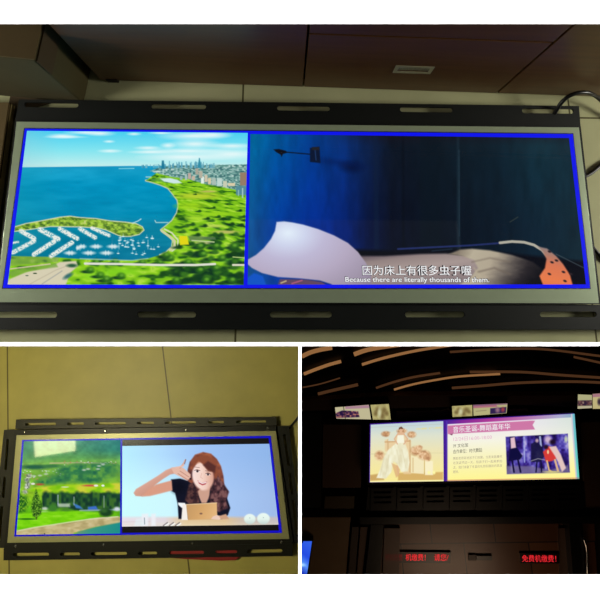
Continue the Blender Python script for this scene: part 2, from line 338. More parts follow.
def paint_bedroom(p):
    X, Y = p.X, p.Y
    top = ramp(X, [(250, (0, 100, 150)), (275, (0, 84, 152)), (310, (2, 58, 134)), (345, (8, 46, 112)), (372, (12, 30, 62)), (392, (12, 22, 36)), (440, (13, 26, 36)), (500, (14, 34, 46)), (540, (18, 48, 60)), (580, (20, 44, 56))])
    bot = ramp(X, [(250, (16, 78, 138)), (275, (4, 58, 150)), (310, (4, 46, 146)), (345, (6, 34, 112)), (366, (8, 22, 66)), (392, (10, 16, 34)), (440, (10, 18, 30)), (500, (12, 26, 40)), (540, (14, 36, 52)), (580, (16, 38, 50))])
    t = np.clip((Y - 140) / 90, 0, 1)[:, None]; n = fbm(X, Y * .3, 7, 61)[:, None]
    p.C = (top * (1 - t) + bot * t) * (.86 + .28 * n)
    a = np.clip((146 - Y) / 12, 0, 1) * np.clip((X - 320) / 60, 0, 1) * .5; p.mix(a, (26, 16, 24))
    for x0, x1, c in [(374, 378, (14, 30, 58)), (457, 459, (30, 50, 62)), (420, 440, (10, 22, 32)), (402, 404, (8, 14, 24))]: p.poly([(x0, 136), (x1, 136), (x1 + 1, 250), (x0, 250)], c, 1.2, .6)
    p.line([(459, 150), (459.5, 236)], .7, (44, 66, 80), al=.7)
    p.ell(352, 167, 9, 4.5, (4, 16, 52), soft=.8, al=.8); p.ell(340, 163, 22, 3, (6, 26, 80), 8, .8, .5)
    # wall lamp on an arm
    p.line([(285, 152), (312, 154.4)], 1.1, (10, 20, 40)); p.poly([(273.5, 149.4), (279, 149), (286, 150.8), (287, 152.8), (283, 154), (281.5, 157), (280.6, 154.6), (276, 152)], (14, 16, 26)); p.poly([(310, 148), (319.5, 146.5), (320.5, 163), (310, 162)], (12, 24, 50)); p.line([(315, 149), (316, 160)], 1, (30, 56, 100))
    p.poly([(312, 147), (319, 147), (319.6, 150), (312, 150)], (34, 34, 40))
    # dark headboard shadow and bedding
    p.poly([(345, 290), (345, 249), (400, 251), (470, 249), (590, 262), (590, 290)], (10, 12, 22), 2)
    p.line([(432, 251), (452, 249)], 1, (40, 60, 80), al=.6)
    p.poly([(352, 290), (352, 262), (362, 256), (385, 256), (420, 254), (446, 253.6), (470, 256), (505, 264), (505, 290)], None, 1.2, fn=lambda x, y: ramp(y + .12 * (x - 420), [(250, (104, 90, 98)), (256, (146, 130, 128)), (266, (166, 150, 146)), (286, (134, 120, 122))]))
    p.poly([(449, 254), (460, 249.6), (472, 248.8), (490, 250.4), (512, 255), (533, 262), (546, 272), (547, 290), (452, 290), (470, 278), (478, 268), (474, 260), (462, 256)], None, 1, fn=lambda x, y: ramp(x + (y - 262) * .6 + 10 * (fbm(x, y * 2.6, 12, 71) - .5), [(450, (132, 120, 106)), (468, (184, 174, 152)), (492, (176, 164, 144)), (512, (104, 96, 90)), (530, (44, 40, 44)), (545, (20, 20, 26))]))
    p.line([(472, 262), (490, 258), (510, 262)], 1.4, (120, 108, 96), 1, .6); p.line([(478, 272), (494, 268), (510, 274)], 1.8, (110, 98, 88), 1, .6); p.line([(474, 268), (480, 276), (470, 283)], 1.5, (190, 178, 150), 1, .5)
    # pillow
    pil = [(276.6, 222), (284, 221.4), (292, 222.4), (303, 224.6), (318, 229), (334, 235.4), (348, 243), (358, 252), (366, 263), (371, 274), (372, 290), (340, 290), (331, 284), (320, 280.5), (300, 278.4), (278, 277), (262, 273), (252, 268), (247.5, 264), (248, 259.5), (256, 255), (264, 248), (271, 239), (275, 231)]
    p.poly(pil, None, .7, fn=lambda x, y: ramp(np.hypot((x - 288) * .8, (y - 233) * 1.15), [(0, (226, 238, 250)), (14, (206, 212, 236)), (30, (190, 184, 212)), (52, (180, 168, 192)), (76, (158, 146, 166)), (98, (124, 112, 130))]))
    p.poly([(246, 290), (247, 278), (254, 273), (263, 276), (268, 290)], (16, 84, 196), 1); p.poly([(276, 290), (280, 279), (306, 279.5), (322, 282), (334, 290)], (96, 70, 96), .8); p.line([(281, 283), (286, 281)], 1.4, (190, 170, 130)); p.line([(292, 283.5), (302, 280.4)], 1.4, (170, 90, 120))
    # hose and the spotted orange wedge
    p.line([(398, 249), (430, 247.4), (470, 245.4), (501, 243)], 1.8, (34, 46, 96)); p.line([(500, 242.8), (512, 241.5), (524, 242.2), (534, 245), (542, 250), (547, 256)], 2.6, (176, 172, 158)); p.line([(556, 254), (584, 268)], .8, (70, 84, 92), al=.8)
    p.poly([(539.5, 276), (545, 268), (546.5, 259), (543, 252), (538, 246.6), (547, 248.5), (556, 256), (563, 264), (570, 275), (574, 290), (545, 290)], None, .8, fn=lambda x, y: ramp(y - .2 * (x - 550), [(246, (130, 128, 130)), (256, (176, 122, 104)), (264, (214, 118, 84)), (280, (232, 124, 76)), (290, (220, 116, 70))]))
    for x, y in [(552, 262.3), (556.5, 260.5), (549.4, 274), (549.5, 251.6), (563.5, 272), (571, 274), (565, 281)]: p.ell(x, y, 1.8, 1.1, (44, 34, 40), 20, .4)
    p.line([(510, 222), (518, 217)], .6, (80, 84, 70), al=.7); p.line([(300, 282.8), (345, 282.8)], .5, (90, 80, 96), al=0)

def paint_valley(p):
    X, Y = p.X, p.Y
    p.C = ramp(Y, [(440, (96, 160, 130)), (450, (84, 150, 104)), (458, (96, 160, 86)), (464, (126, 182, 76)), (480, (122, 180, 56)), (495, (150, 202, 40)), (511, (90, 170, 20)), (535, (120, 200, 20))])
    n = fbm(X, Y * 1.4, 5, 81, 2); p.C = p.C * (.84 + .32 * n[:, None])
    k = np.clip((X - 70) / 50, 0, 1) * np.clip((460 - Y) / 10, 0, 1); p.mix(k * .5, (16, 110, 130))
    k = np.clip((62 - X) / 40, 0, 1) * np.clip((470 - Y) / 12, 0, 1); p.mix(k * .35, (90, 150, 110))
    p.line([(50, 463.2), (84, 462.6), (104, 463.4)], 1.0, (206, 186, 150), al=.85)
    for i in range(60):
        x = 64 + rs.rand() * 54 if i % 2 else 22 + rs.rand() * 40; y = 463 + rs.randn() * .8 if i % 2 else 468 + rs.rand() * 12
        p.ell(x, y, .8, .4, [(240, 236, 220), (196, 120, 90), (200, 214, 210)][i % 3], al=.8)
    p.ell(35, 467, 14, 2.2, (40, 96, 70), soft=.5); p.ell(52, 466, 9, 1.6, (60, 120, 70), soft=.5)
    def dark(x, y): return ramp(fbm(x, y * 1.2, 4.5, 83, 2), [(.2, (26, 92, 74)), (.5, (44, 118, 76)), (.8, (92, 156, 70))])
    for c in [(80, 468, 16, 4), (98, 472, 20, 6), (72, 476, 16, 5), (56, 480, 12, 3.5), (106, 467, 14, 4), (44, 482, 8, 2.4), (92, 480, 12, 4), (70, 470, 12, 3)]: p.ell(*c, None, soft=.7, al=.85, fn=dark)
    for x, y in [(88, 469), (98, 469), (99, 466), (103, 464.5), (46, 474), (40, 475.5), (34, 476), (84, 470)]: p.ell(x, y, 2, .9, (190, 205, 190), soft=.5, al=.8)
    p.poly([(34, 488), (60, 485), (120, 483), (121, 494), (60, 494), (30, 491)], None, 1, fn=lambda x, y: ramp(fbm(x, y * 2, 9, 85, 2), [(.2, (120, 190, 20)), (.5, (160, 210, 30)), (.8, (206, 206, 60))]))
    p.ell(90, 485.6, 7, 1, (196, 90, 70), soft=.5); p.ell(96, 485.6, 2.2, 1, (236, 236, 226)); p.ell(103, 485.6, 1.6, 1, (236, 240, 236)); p.ell(40, 484.4, 4, 1.1, (170, 90, 60), soft=.5); p.ell(33, 483.8, 2, 1, (230, 230, 220)); p.ell(65, 487, 4, .5, (220, 226, 190))
    for x, y in [(27, 480), (27, 487), (29, 476), (25, 492), (28, 484)]: p.ell(x, y, 2.6, 2.2, None, soft=.5, fn=lambda a, b: ramp(vnoise(a / 1.2, b / 1.2, 87), [(.2, (110, 120, 110)), (.6, (170, 176, 166)), (.9, (228, 228, 224))]))
    tr = lambda x, y: ramp(vnoise(x / 2.4, y / 4, 88), [(.15, (22, 56, 42)), (.5, (34, 80, 46)), (.8, (58, 106, 42))])
    p.poly([(42, 496), (50, 493), (56, 494.5), (64, 493), (72, 495), (82, 493.4), (94, 494.4), (104, 493), (120, 494.4), (121, 510), (80, 511), (60, 508), (42, 509)], None, 1, fn=tr)
    [p.ell(46 + 5.2 * k, 495.6 + (k * 7 % 3), 3.6, 4.2, None, soft=.4, fn=tr) for k in range(15)]; p.ell(20, 503, 8, 10, None, soft=.3, fn=lambda x, y: ramp(vnoise(x / 1.2, y / 1.5, 89), [(.2, (30, 90, 30)), (.6, (84, 150, 30)), (.9, (140, 180, 50))]))
    p.poly([(58, 503.5), (70, 503.5), (70, 507), (58, 507)], (196, 210, 190), .9, .8); p.poly([(73, 503), (80, 506), (83, 509), (76, 508)], (60, 120, 190), .7); p.poly([(88, 507), (96, 506), (98, 509.5), (88, 510)], (60, 110, 200), .7); p.line([(58, 495), (58, 506)], .6, (190, 205, 230)); p.line([(74, 497), (74, 505)], .5, (190, 205, 210)); p.line([(104, 496), (104, 508)], .5, (170, 190, 190))
    p.ell(45, 508.6, 3.4, 1.5, (206, 214, 206), soft=.5, al=.85); p.ell(43, 512, 6, 1, (200, 216, 190), soft=.5, al=.8); p.ell(53, 508, 5, 4, (60, 124, 44), soft=.4); p.ell(66, 510, 6, 2.2, (70, 130, 40), soft=.5); p.line([(80, 510.6), (120, 509.6)], 1.6, (150, 176, 190), al=.8); p.ell(117, 509, 3, 2, (210, 220, 230), soft=.5)
    p.poly([(18, 514), (40, 512), (80, 511), (100, 513), (100, 519), (60, 524), (14, 531)], None, 1, fn=lambda x, y: ramp(fbm(x, y * 3, 9, 90), [(.2, (104, 196, 10)), (.6, (128, 216, 20)), (.9, (150, 222, 50))]))
    p.poly([(14, 540), (14, 531.4), (30, 528), (60, 523.6), (84, 520), (100, 517.4), (122, 516.6), (122, 523), (96, 527), (74, 533), (70, 540)], None, .8, fn=lambda x, y: ramp(fbm(x, y * 2, 6, 91, 2), [(.2, (172, 156, 104)), (.6, (200, 184, 132)), (.9, (214, 200, 160))]))
    p.line([(15, 531.4), (34, 527.6), (60, 523.6), (90, 519), (118, 516.6)], 1, (226, 226, 190), al=.8)
    p.poly([(70, 540), (78, 531.6), (96, 527), (122, 522), (123, 540)], None, .8, fn=lambda x, y: ramp(x, [(72, (120, 150, 110)), (90, (60, 150, 130)), (120, (30, 142, 136))]))
    p.ell(106, 512.4, 6.4, 4.2, (26, 66, 34), soft=.3); p.ell(104, 510.6, 3, 2, (50, 100, 44), soft=.6)
    p.ell(27, 519, 9, .9, (40, 110, 20), soft=.5); p.line([(36, 512), (36.4, 519)], 1, (70, 60, 30))
    p.poly([(36, 489), (39, 497), (42, 505), (41, 514), (37, 517.6), (33, 516.6), (31, 508), (33, 498)], None, .9, fn=lambda x, y: ramp(vnoise(x / .8, y / .8, 92), [(.2, (26, 62, 20)), (.6, (74, 130, 30)), (.9, (130, 180, 60))]))
    p.ell(44.6, 533.8, .7, .6, (30, 40, 60))

def paint_call(p):
    X, Y = p.X, p.Y
    a = ramp(X, [(122, (186, 240, 255)), (160, (178, 222, 255)), (200, (160, 196, 246)), (280, (142, 180, 232))]); b = ramp(X, [(122, (206, 254, 255)), (170, (206, 248, 255)), (215, (170, 204, 248)), (280, (158, 186, 232))])
    t = np.clip((Y - 455) / 40, 0, 1)[:, None]; p.C = a * (1 - t) + b * t
    tab = ramp(X, [(122, (232, 226, 234)), (165, (226, 216, 222)), (185, (226, 200, 156)), (225, (222, 194, 150)), (240, (206, 190, 176)), (280, (196, 190, 196))])
    p.mix(np.clip((Y - 515.5) / 3.0, 0, 1), tab); p.mix(np.clip((Y - 521) / 4, 0, 1) * .35, (236, 226, 200))
    p.line([(122, 522), (150, 521.4)], .5, (214, 190, 190), al=.6)
    hair = [(203, 452), (211, 453.6), (217, 459), (221, 466), (223.5, 476), (224.5, 486), (228.5, 491), (227, 499), (228.5, 505), (224, 512), (212, 512), (200, 507), (190, 508), (184, 503), (184.5, 494), (187, 486), (188, 478), (187.5, 470), (189.6, 462), (195, 454.6)]
    p.poly(hair, None, .7, fn=lambda x, y: ramp(fbm(x, y, 6, 101, 2) + (y - 470) * .011, [(.3, (166, 92, 62)), (.55, (128, 70, 56)), (.8, (84, 48, 50)), (1.05, (56, 34, 44))]))
    shirt = [(171, 479.4), (180, 478.6), (187, 480.4), (192, 484), (198, 493), (206, 495), (212, 488), (220, 490), (227, 498), (230.4, 508), (228, 515), (222, 519), (178.5, 519), (177.6, 504), (175, 493), (171.6, 491)]
    p.poly(shirt, (18, 20, 38), .6); p.ell(179, 487, 7, 6, (10, 12, 26), soft=.6, al=.7)
    p.poly([(197, 492), (201, 488), (210, 487), (209.6, 496), (206.4, 503), (201.6, 503)], (206, 160, 140), .7)
    p.poly([(189, 484), (194, 482), (198, 492), (200, 503), (190, 506), (185, 500)], None, .9, fn=lambda x, y: ramp(fbm(x, y, 3, 103), [(.3, (96, 62, 60)), (.7, (44, 28, 36))])); p.poly([(212, 482), (218, 476), (224, 484), (229, 492), (226, 500), (228, 508), (219, 512), (211, 508), (209, 498)], None, .9, fn=lambda x, y: ramp(fbm(x * 1.3, y, 4, 104), [(.3, (124, 84, 84)), (.5, (84, 52, 58)), (.75, (38, 26, 34))]))
    # arm and hand raised beside the cheek
    p.poly([(133.6, 493), (136, 489), (146, 483), (158, 475.6), (166, 470), (173, 467.4), (177, 469), (175.6, 473.4), (170, 474.6), (163, 479), (155, 485), (150, 492), (142, 496.4), (135.6, 496)], None, .6, fn=lambda x, y: ramp((y - 470) + (x - 150) * .62, [(-6, (250, 232, 226)), (2, (244, 214, 204)), (12, (216, 164, 146)), (22, (206, 150, 130))]))
    p.poly([(142, 496.6), (148, 490), (156, 484.6), (164, 482.4), (171.6, 480.4), (172.4, 490.4), (160, 493.6), (150, 496)], (218, 156, 132), .7)
    p.poly([(171, 467.8), (177, 466.6), (183, 467.6), (190.6, 474.4), (190.4, 478.6), (186.6, 480.4), (180, 476.6), (174, 473.6)], (230, 186, 168), .6)
    p.line([(180, 468), (184, 463), (185.4, 460)], 1.6, (216, 170, 156)); p.line([(184.6, 464), (185.8, 459.5)], .6, (90, 84, 110)); p.line([(176.4, 467.8), (183.6, 465.6)], 1.4, (234, 190, 172)); p.line([(180, 471), (189, 477)], .6, (184, 126, 110)); p.line([(178, 473.6), (187.6, 479.8)], .6, (184, 126, 110)); p.ell(190.4, 478.8, 1.1, .9, (24, 22, 40))
    # face
    p.ell(203, 476.2, 10.6, 14.2, None, -12, .09, fn=lambda x, y: ramp(x, [(191, (250, 226, 222)), (202, (246, 214, 200)), (212, (222, 170, 150)), (216, (190, 130, 114))]))
    p.poly([(203, 484.6), (209, 483), (206.6, 488.6), (202, 490)], (246, 216, 206), 1, .4)
    p.poly([(192, 470), (194, 460), (200, 455), (208, 455.4), (216, 462), (218, 472), (216, 480), (213.6, 472), (208, 471), (203, 464.6), (198.4, 460.4), (195.4, 465)], (140, 76, 54), .8)
    p.poly([(203, 465), (208, 470), (215, 473), (216, 466), (208, 461)], (76, 40, 40), 1, .8)
    p.ell(197.2, 471.2, 2.3, 1.25, (250, 240, 240), 10, .3); p.ell(197.4, 471.2, 1.15, 1.15, (52, 34, 36), soft=.4); p.line([(194.6, 470.4), (197, 469.6), (199.8, 470.6)], .6, (100, 66, 62)); p.line([(194.8, 467), (199.4, 467.6)], .5, (150, 110, 100)); p.ell(208, 474.4, 2.1, 1.15, (246, 232, 230), 10, .3); p.ell(208, 474.4, 1.05, 1.1, (52, 34, 36), soft=.4); p.line([(205.8, 473.6), (208, 472.8), (210.4, 474.2)], .6, (90, 56, 52)); p.line([(205.6, 470.8), (210.6, 471.6)], .5, (130, 90, 80)); p.line([(201.6, 473.4), (200.6, 477.4), (202.6, 478.4)], .5, (214, 160, 146), al=.8)
    p.poly([(197.6, 480.4), (202, 482.8), (207, 481.6), (205.6, 484.4), (202.4, 485.4), (199, 483.6)], (186, 84, 90), .4); p.line([(198.8, 481.6), (202.4, 483.4), (206, 482.4)], .9, (250, 244, 244), .3)
    # tablet on its stand, fingers, things on the desk
    p.poly([(178, 502.6), (185, 503), (186, 506), (182, 508), (178.4, 505)], (246, 250, 252)); p.poly([(182.6, 504), (186.6, 504.4), (188, 520), (181.4, 520)], (246, 240, 232), .5)
    p.poly([(186.2, 504.4), (216.8, 502.6), (217.4, 519.2), (188, 520)], None, .5, fn=lambda x, y: ramp(x + y * .4, [(388, (196, 152, 100)), (405, (214, 166, 108)), (424, (232, 186, 130))])); p.line([(186.4, 504.6), (216.8, 502.9)], .6, (244, 214, 170)); p.ell(201, 513.6, 1.4, .9, (130, 96, 80), soft=.4)
    p.poly([(211, 519), (213, 516.4), (217, 515), (220.4, 516), (221.6, 518.6), (219, 519.8)], (238, 204, 186), .5); p.poly([(219, 516), (226, 514), (229, 519), (221, 519.4)], (206, 160, 130), .6)
    for x, w in ((145, 3.2), (153.5, 2.2)): p.poly([(x - w, 526), (x - w, 514), (x + w, 513.6), (x + w, 526)], (238, 240, 246), 1, .85)
    p.poly([(134, 526), (136, 519), (142, 518), (144, 526)], (228, 240, 244), 1, .7); p.line([(144.4, 518), (144.6, 524)], .8, (130, 150, 160))
    for x in (166, 172, 178): p.line([(x - 2.6, 525.6), (x + 1.4, 522.6)], 1, (120, 112, 116)); p.line([(x - .6, 525.6), (x + 2.6, 523.6)], 1.4, (244, 244, 240))
    for x, y, r in ((249.8, 519, 5.8), (263.4, 518.6, 6.4)): p.ell(x, y, r, r * .88, None, soft=.12, fn=lambda a, b, x=x: ramp(b, [(513, (236, 250, 244)), (519, (228, 244, 236)), (525, (190, 206, 204))])); p.ell(x, y - 1, .6, .5, (170, 190, 190))

def paint_bride(p):
    X, Y = p.X, p.Y
    p.C = ramp(Y - (X - 405) * -.02, [(422, (190, 212, 222)), (436, (222, 226, 206)), (452, (238, 228, 180)), (470, (246, 232, 160)), (482, (250, 236, 150))])
    p.line([(371, 454), (386, 454)], .6, (196, 190, 150), al=.6); p.line([(371, 427.5), (443, 424)], .5, (190, 190, 170), al=.6); p.line([(420, 453), (443, 453)], .6, (214, 206, 160), al=.6)
    p.poly([(370, 475), (384, 473), (384, 480), (370, 481)], (206, 168, 100), .8); p.poly([(398, 473), (443, 472), (443, 480), (398, 480.6)], (216, 178, 106), .8)
    p.line([(370, 481.6), (443.6, 480.6)], 1.2, (255, 248, 180))
    p.poly([(385, 451), (385, 440), (402, 434), (411, 441), (411, 474), (404, 474), (388, 452)], (234, 204, 156), .8, .9)
    for x in (388, 410): p.line([(x, 440), (x, 472)], 1.2, (202, 164, 116), al=.7)
    p.line([(385, 442), (410, 441)], 1, (206, 160, 110))
    p.poly([(411, 456), (424, 458), (424, 474), (411, 473)], (244, 232, 190), .6); p.line([(413, 458), (413, 472)], .8, (214, 180, 120)); p.poly([(424, 460), (433, 461), (433, 475), (425, 475)], (250, 240, 200), .6); p.line([(424.5, 460), (424.5, 474)], .8, (210, 180, 110))
    fl = lambda x, y: ramp(fbm(x, y, 2.4, 111, 2), [(.15, (176, 126, 88)), (.5, (212, 166, 122)), (.85, (240, 206, 166))])
    for c in [(379.6, 455.6, 4.6, 4.6), (411.6, 434.6, 4.4, 3.2), (386, 434, 4.6, 2.8), (416, 451, 5.6, 4.6), (424, 455, 6, 4.6), (427.5, 457.5, 3.6, 3.6), (419, 447.6, 3.4, 2.4), (402, 431, 5, 2.6)]: p.ell(*c, None, soft=.3, fn=fl)
    wn = lambda x, y: ramp(fbm(x * 1.2, y * .6, 4, 113, 2), [(.2, (228, 220, 184)), (.6, (240, 236, 204)), (.9, (248, 246, 222))])
    p.poly([(388, 441), (390, 433), (396, 430), (395, 441)], (222, 226, 206), .6)
    p.poly([(396.4, 443), (404.6, 442), (408, 451), (409.6, 462), (408, 471.4), (401.4, 472), (397, 464), (393.4, 461.4), (391.4, 472), (386, 478.6), (376.4, 478), (380.6, 468), (383.6, 458), (388, 450)], None, .6, fn=wn)
    for q in (((384, 458), (380, 476)), ((389, 455), (386, 474)), ((402, 450), (406, 468)), ((397, 450), (400, 466))): p.line(q, .7, (216, 206, 168), .6, .7)
    p.poly([(397.6, 434.6), (403.6, 434.2), (404.4, 442.6), (396.6, 443.4)], (246, 244, 222), .5); p.poly([(397.4, 432.4), (403.8, 432), (404, 435), (397.6, 435.2)], (226, 182, 146), .5)
    p.line([(403.6, 433.6), (407.6, 439), (404, 444)], 1.3, (224, 180, 144)); p.line([(397.8, 433.8), (394.4, 439), (397.4, 444)], 1.2, (224, 180, 144)); p.ell(400.8, 429.8, 1.7, 2, (226, 180, 146), soft=.4); p.poly([(398.6, 430.4), (399, 427.6), (401.4, 426.6), (403.2, 428.2), (402.6, 429), (400, 428.8)], (112, 72, 50), .4)
    p.poly([(391.6, 463), (398, 466), (400, 470), (398.6, 476), (396, 477.6), (394, 471)], (222, 176, 124), .6, .8); p.line([(397, 466), (398.6, 474)], 1.2, (222, 176, 136))
    p.line([(417, 429), (441, 427.6)], 1.6, (232, 220, 150), al=.8, tex=lambda x, y: vnoise(x / .9, y, 3) > .4)
    for x in (429, 434): p.ell(x, 472.6, 1.4, 1.6, (255, 250, 170), soft=.5)

def paint_event(p):
    X, Y = p.X, p.Y
    p.C = ramp(Y + (X - 510) * .03, [(424, (238, 232, 240)), (440, (246, 244, 226)), (458, (250, 244, 186)), (478, (255, 246, 150))])
    p.mix(np.clip((X - 520) / 50, 0, 1) * np.clip((450 - Y) / 30, 0, 1) * .6, (206, 226, 206))
    tl = 421.5 - (X - 446) * .055                                   # top edge
    p.mix(np.clip((tl + 3.2 - Y) / .8, 0, 1), ramp(X, [(446, (76, 36, 150)), (462, (130, 40, 150)), (490, (176, 60, 150)), (520, (186, 110, 170)), (560, (170, 170, 206)), (575, (130, 170, 190))]))
    p.mix(np.clip((446.6 + 1.4 - X) / 1, 0, 1), (80, 50, 170)); e = 570.7 + (Y - 417) * .075
    p.mix(np.clip((X - e) / .8, 0, 1), (206, 200, 214)); p.mix(np.clip((X - e - 1.4) / .8, 0, 1), ramp(Y, [(414, (110, 190, 206)), (479, (100, 206, 190))]))
    p.line([(447, 480.4), (579, 478)], .7, (190, 90, 80), al=.8)
    p.poly([(447.6, 425.6), (532, 420.6), (535, 420.8), (532.6, 425), (535, 429.4), (533, 429.6), (447.8, 434)], (206, 120, 166), .5); p.poly([(449, 434), (453, 433.6), (452, 435.4)], (130, 60, 96), .4)
    p.poly([(505.6, 436.8), (567.8, 433.6), (569.8, 472.4), (507, 474)], None, .5, fn=lambda x, y: ramp(vnoise(x / 4.2, y / 12, 121) * .75 + vnoise(x / 2, y / 2, 122) * .25, [(.2, (26, 14, 70)), (.45, (54, 34, 130)), (.65, (90, 80, 180)), (.9, (180, 170, 220))]))
    p.poly([(507, 474), (506.6, 466), (530, 466), (550, 470), (568, 465), (569.6, 472.4)], (120, 110, 150), 1, .8)
    p.poly([(509.6, 437), (515, 436.8), (516.6, 447), (522.6, 456), (520, 459.6), (508.4, 461), (510.4, 449)], (16, 14, 60), .6); p.poly([(510.4, 438), (514.6, 437), (516, 447.6), (511, 448.6)], (226, 190, 200), .6); p.line([(512, 459), (514, 472)], 1.8, (20, 16, 60)); p.line([(517.6, 458), (520.6, 472)], 1.8, (20, 16, 60))
    p.line([(524, 437), (524.6, 462)], 1.2, (170, 180, 230), al=.8); p.line([(540, 437), (541, 446)], 2, (190, 206, 240), al=.8); p.poly([(531, 444), (536, 441), (542, 447), (545, 456), (540, 462), (531, 462)], (24, 22, 60), .6, .9); p.ell(537, 440.6, 1.6, 1.8, (190, 160, 170), soft=.5); p.line([(531, 461), (538, 458.6), (545, 460)], .8, (170, 166, 170), al=.8); p.line([(537, 462), (536, 472)], 1.4, (18, 18, 60)); p.line([(541, 461), (541.6, 472)], 1.4, (18, 18, 60))
    p.poly([(543, 452), (549, 446), (555, 449), (557.4, 458), (552, 461), (546, 462)], (214, 60, 56), .6); p.poly([(549, 447), (556, 446), (561, 455), (566, 468), (562, 472), (558, 462), (555, 456)], (226, 196, 190), .7); p.ell(548, 439.6, 3.4, 3.6, (206, 180, 206), soft=.5); p.ell(546, 447, 2.2, 2.2, (40, 20, 40), soft=.4); p.ell(552.6, 442, 3, 2.4, (30, 16, 40), soft=.5)
    p.line([(547, 461), (549, 470), (552, 472)], 1.6, (222, 186, 130)); p.line([(555, 460), (558, 471)], 2, (222, 180, 140)); p.ell(552, 472, 8, 1, (206, 196, 130), soft=.5); p.ell(548, 452, 1, 2, (240, 200, 150))
    p.ell(566, 439.4, 1.6, 3, (190, 200, 180), soft=.5)

def mini(kind, q):
    """small reflected poster pictures; q are the corners in the survey frame"""
    def f(p):
        (x0, y0), (x1, y1), (x2, y2), (x3, y3) = q
        w = x1 - x0; h = y3 - y0; U = lambda u, v: ((x0 * (1 - u) + x1 * u) * (1 - v) + (x3 * (1 - u) + x2 * u) * v, (y0 * (1 - u) + y1 * u) * (1 - v) + (y3 * (1 - u) + y2 * u) * v)
        k = .72
        if kind == 'flower':
            p.C[:] = np.array([178, 168, 110]) ; p.C *= (.85 + .3 * fbm(p.X, p.Y, 3, 131)[:, None])
            for u, v, r in ((.2, .6, .16), (.35, .35, .2), (.55, .75, .22), (.7, .4, .2), (.82, .6, .16)): p.ell(*U(u, v), abs(w) * r * .6, h * r, (116, 96, 56), soft=.6, al=.8)
            p.ell(*U(.42, .55), abs(w) * .09, h * .3, (206, 204, 160), soft=.6)
        elif kind == 'event':
            p.C[:] = np.array([186, 180, 128]); p.poly([U(0, 0), U(.68, 0), U(.7, .3), U(0, .3)], (176, 110, 126), .5); p.poly([U(0, 0), U(1, 0), U(1, .1), U(0, .12)], (130, 90, 120), .4)
            p.poly([U(.5, .4), U(.98, .36), U(.98, .96), U(.5, .96)], (50, 34, 80), .4); p.ell(*U(.72, .6), abs(w) * .06, h * .25, (150, 110, 130), soft=.6); p.ell(*U(.88, .6), abs(w) * .05, h * .2, (160, 60, 70), soft=.6)
            p.line([U(.08, .6), U(.38, .58)], .7, (130, 116, 90), al=.7)
        elif kind == 'mirror':
            p.C[:] = np.array([196, 188, 150]); p.poly([U(.3, 0), U(1, .02), U(1, .22), U(.3, .2)], (170, 120, 150), .5, .8); p.poly([U(0, .5), U(.2, .3), U(.66, .42), U(.68, .85), U(0, .95)], None, .5, fn=lambda x, y: ramp(vnoise(x / 1.6, y / 1.4, 133), [(.2, (34, 20, 60)), (.6, (90, 50, 80)), (.9, (180, 120, 100))]))
            p.line([U(.25, 0), U(.26, 1)], .6, (50, 50, 40))
        elif kind == 'strip':
            p.C[:] = np.array([178, 174, 130]); p.poly([U(0, .42), U(1, .4), U(1, .82), U(0, .8)], None, .5, fn=lambda x, y: ramp(vnoise(x / 1.8, y / 1.2, 134), [(.2, (50, 34, 56)), (.6, (104, 66, 66)), (.9, (150, 130, 120))])); p.poly([U(0, .86), U(1, .82), U(1, 1), U(0, 1)], (190, 180, 150), .4)
        elif kind == 'page':
            p.C[:] = np.array([196, 182, 128]); p.poly([U(0, 0), U(1, 0), U(1, .22), U(0, .22)], (170, 120, 130), .4); p.ell(*U(.5, .55), abs(w) * .14, h * .22, (60, 46, 60), soft=.5)
        p.C *= k + .25
    return f
def paint_blue(p):
    p.C = ramp(p.Y - (p.X - 306) * .8, [(541, (50, 96, 230)), (556, (36, 76, 226)), (566, (90, 150, 250)), (578, (20, 40, 180))]); p.ell(302, 565, 3, 1.6, (170, 220, 255), soft=.7)

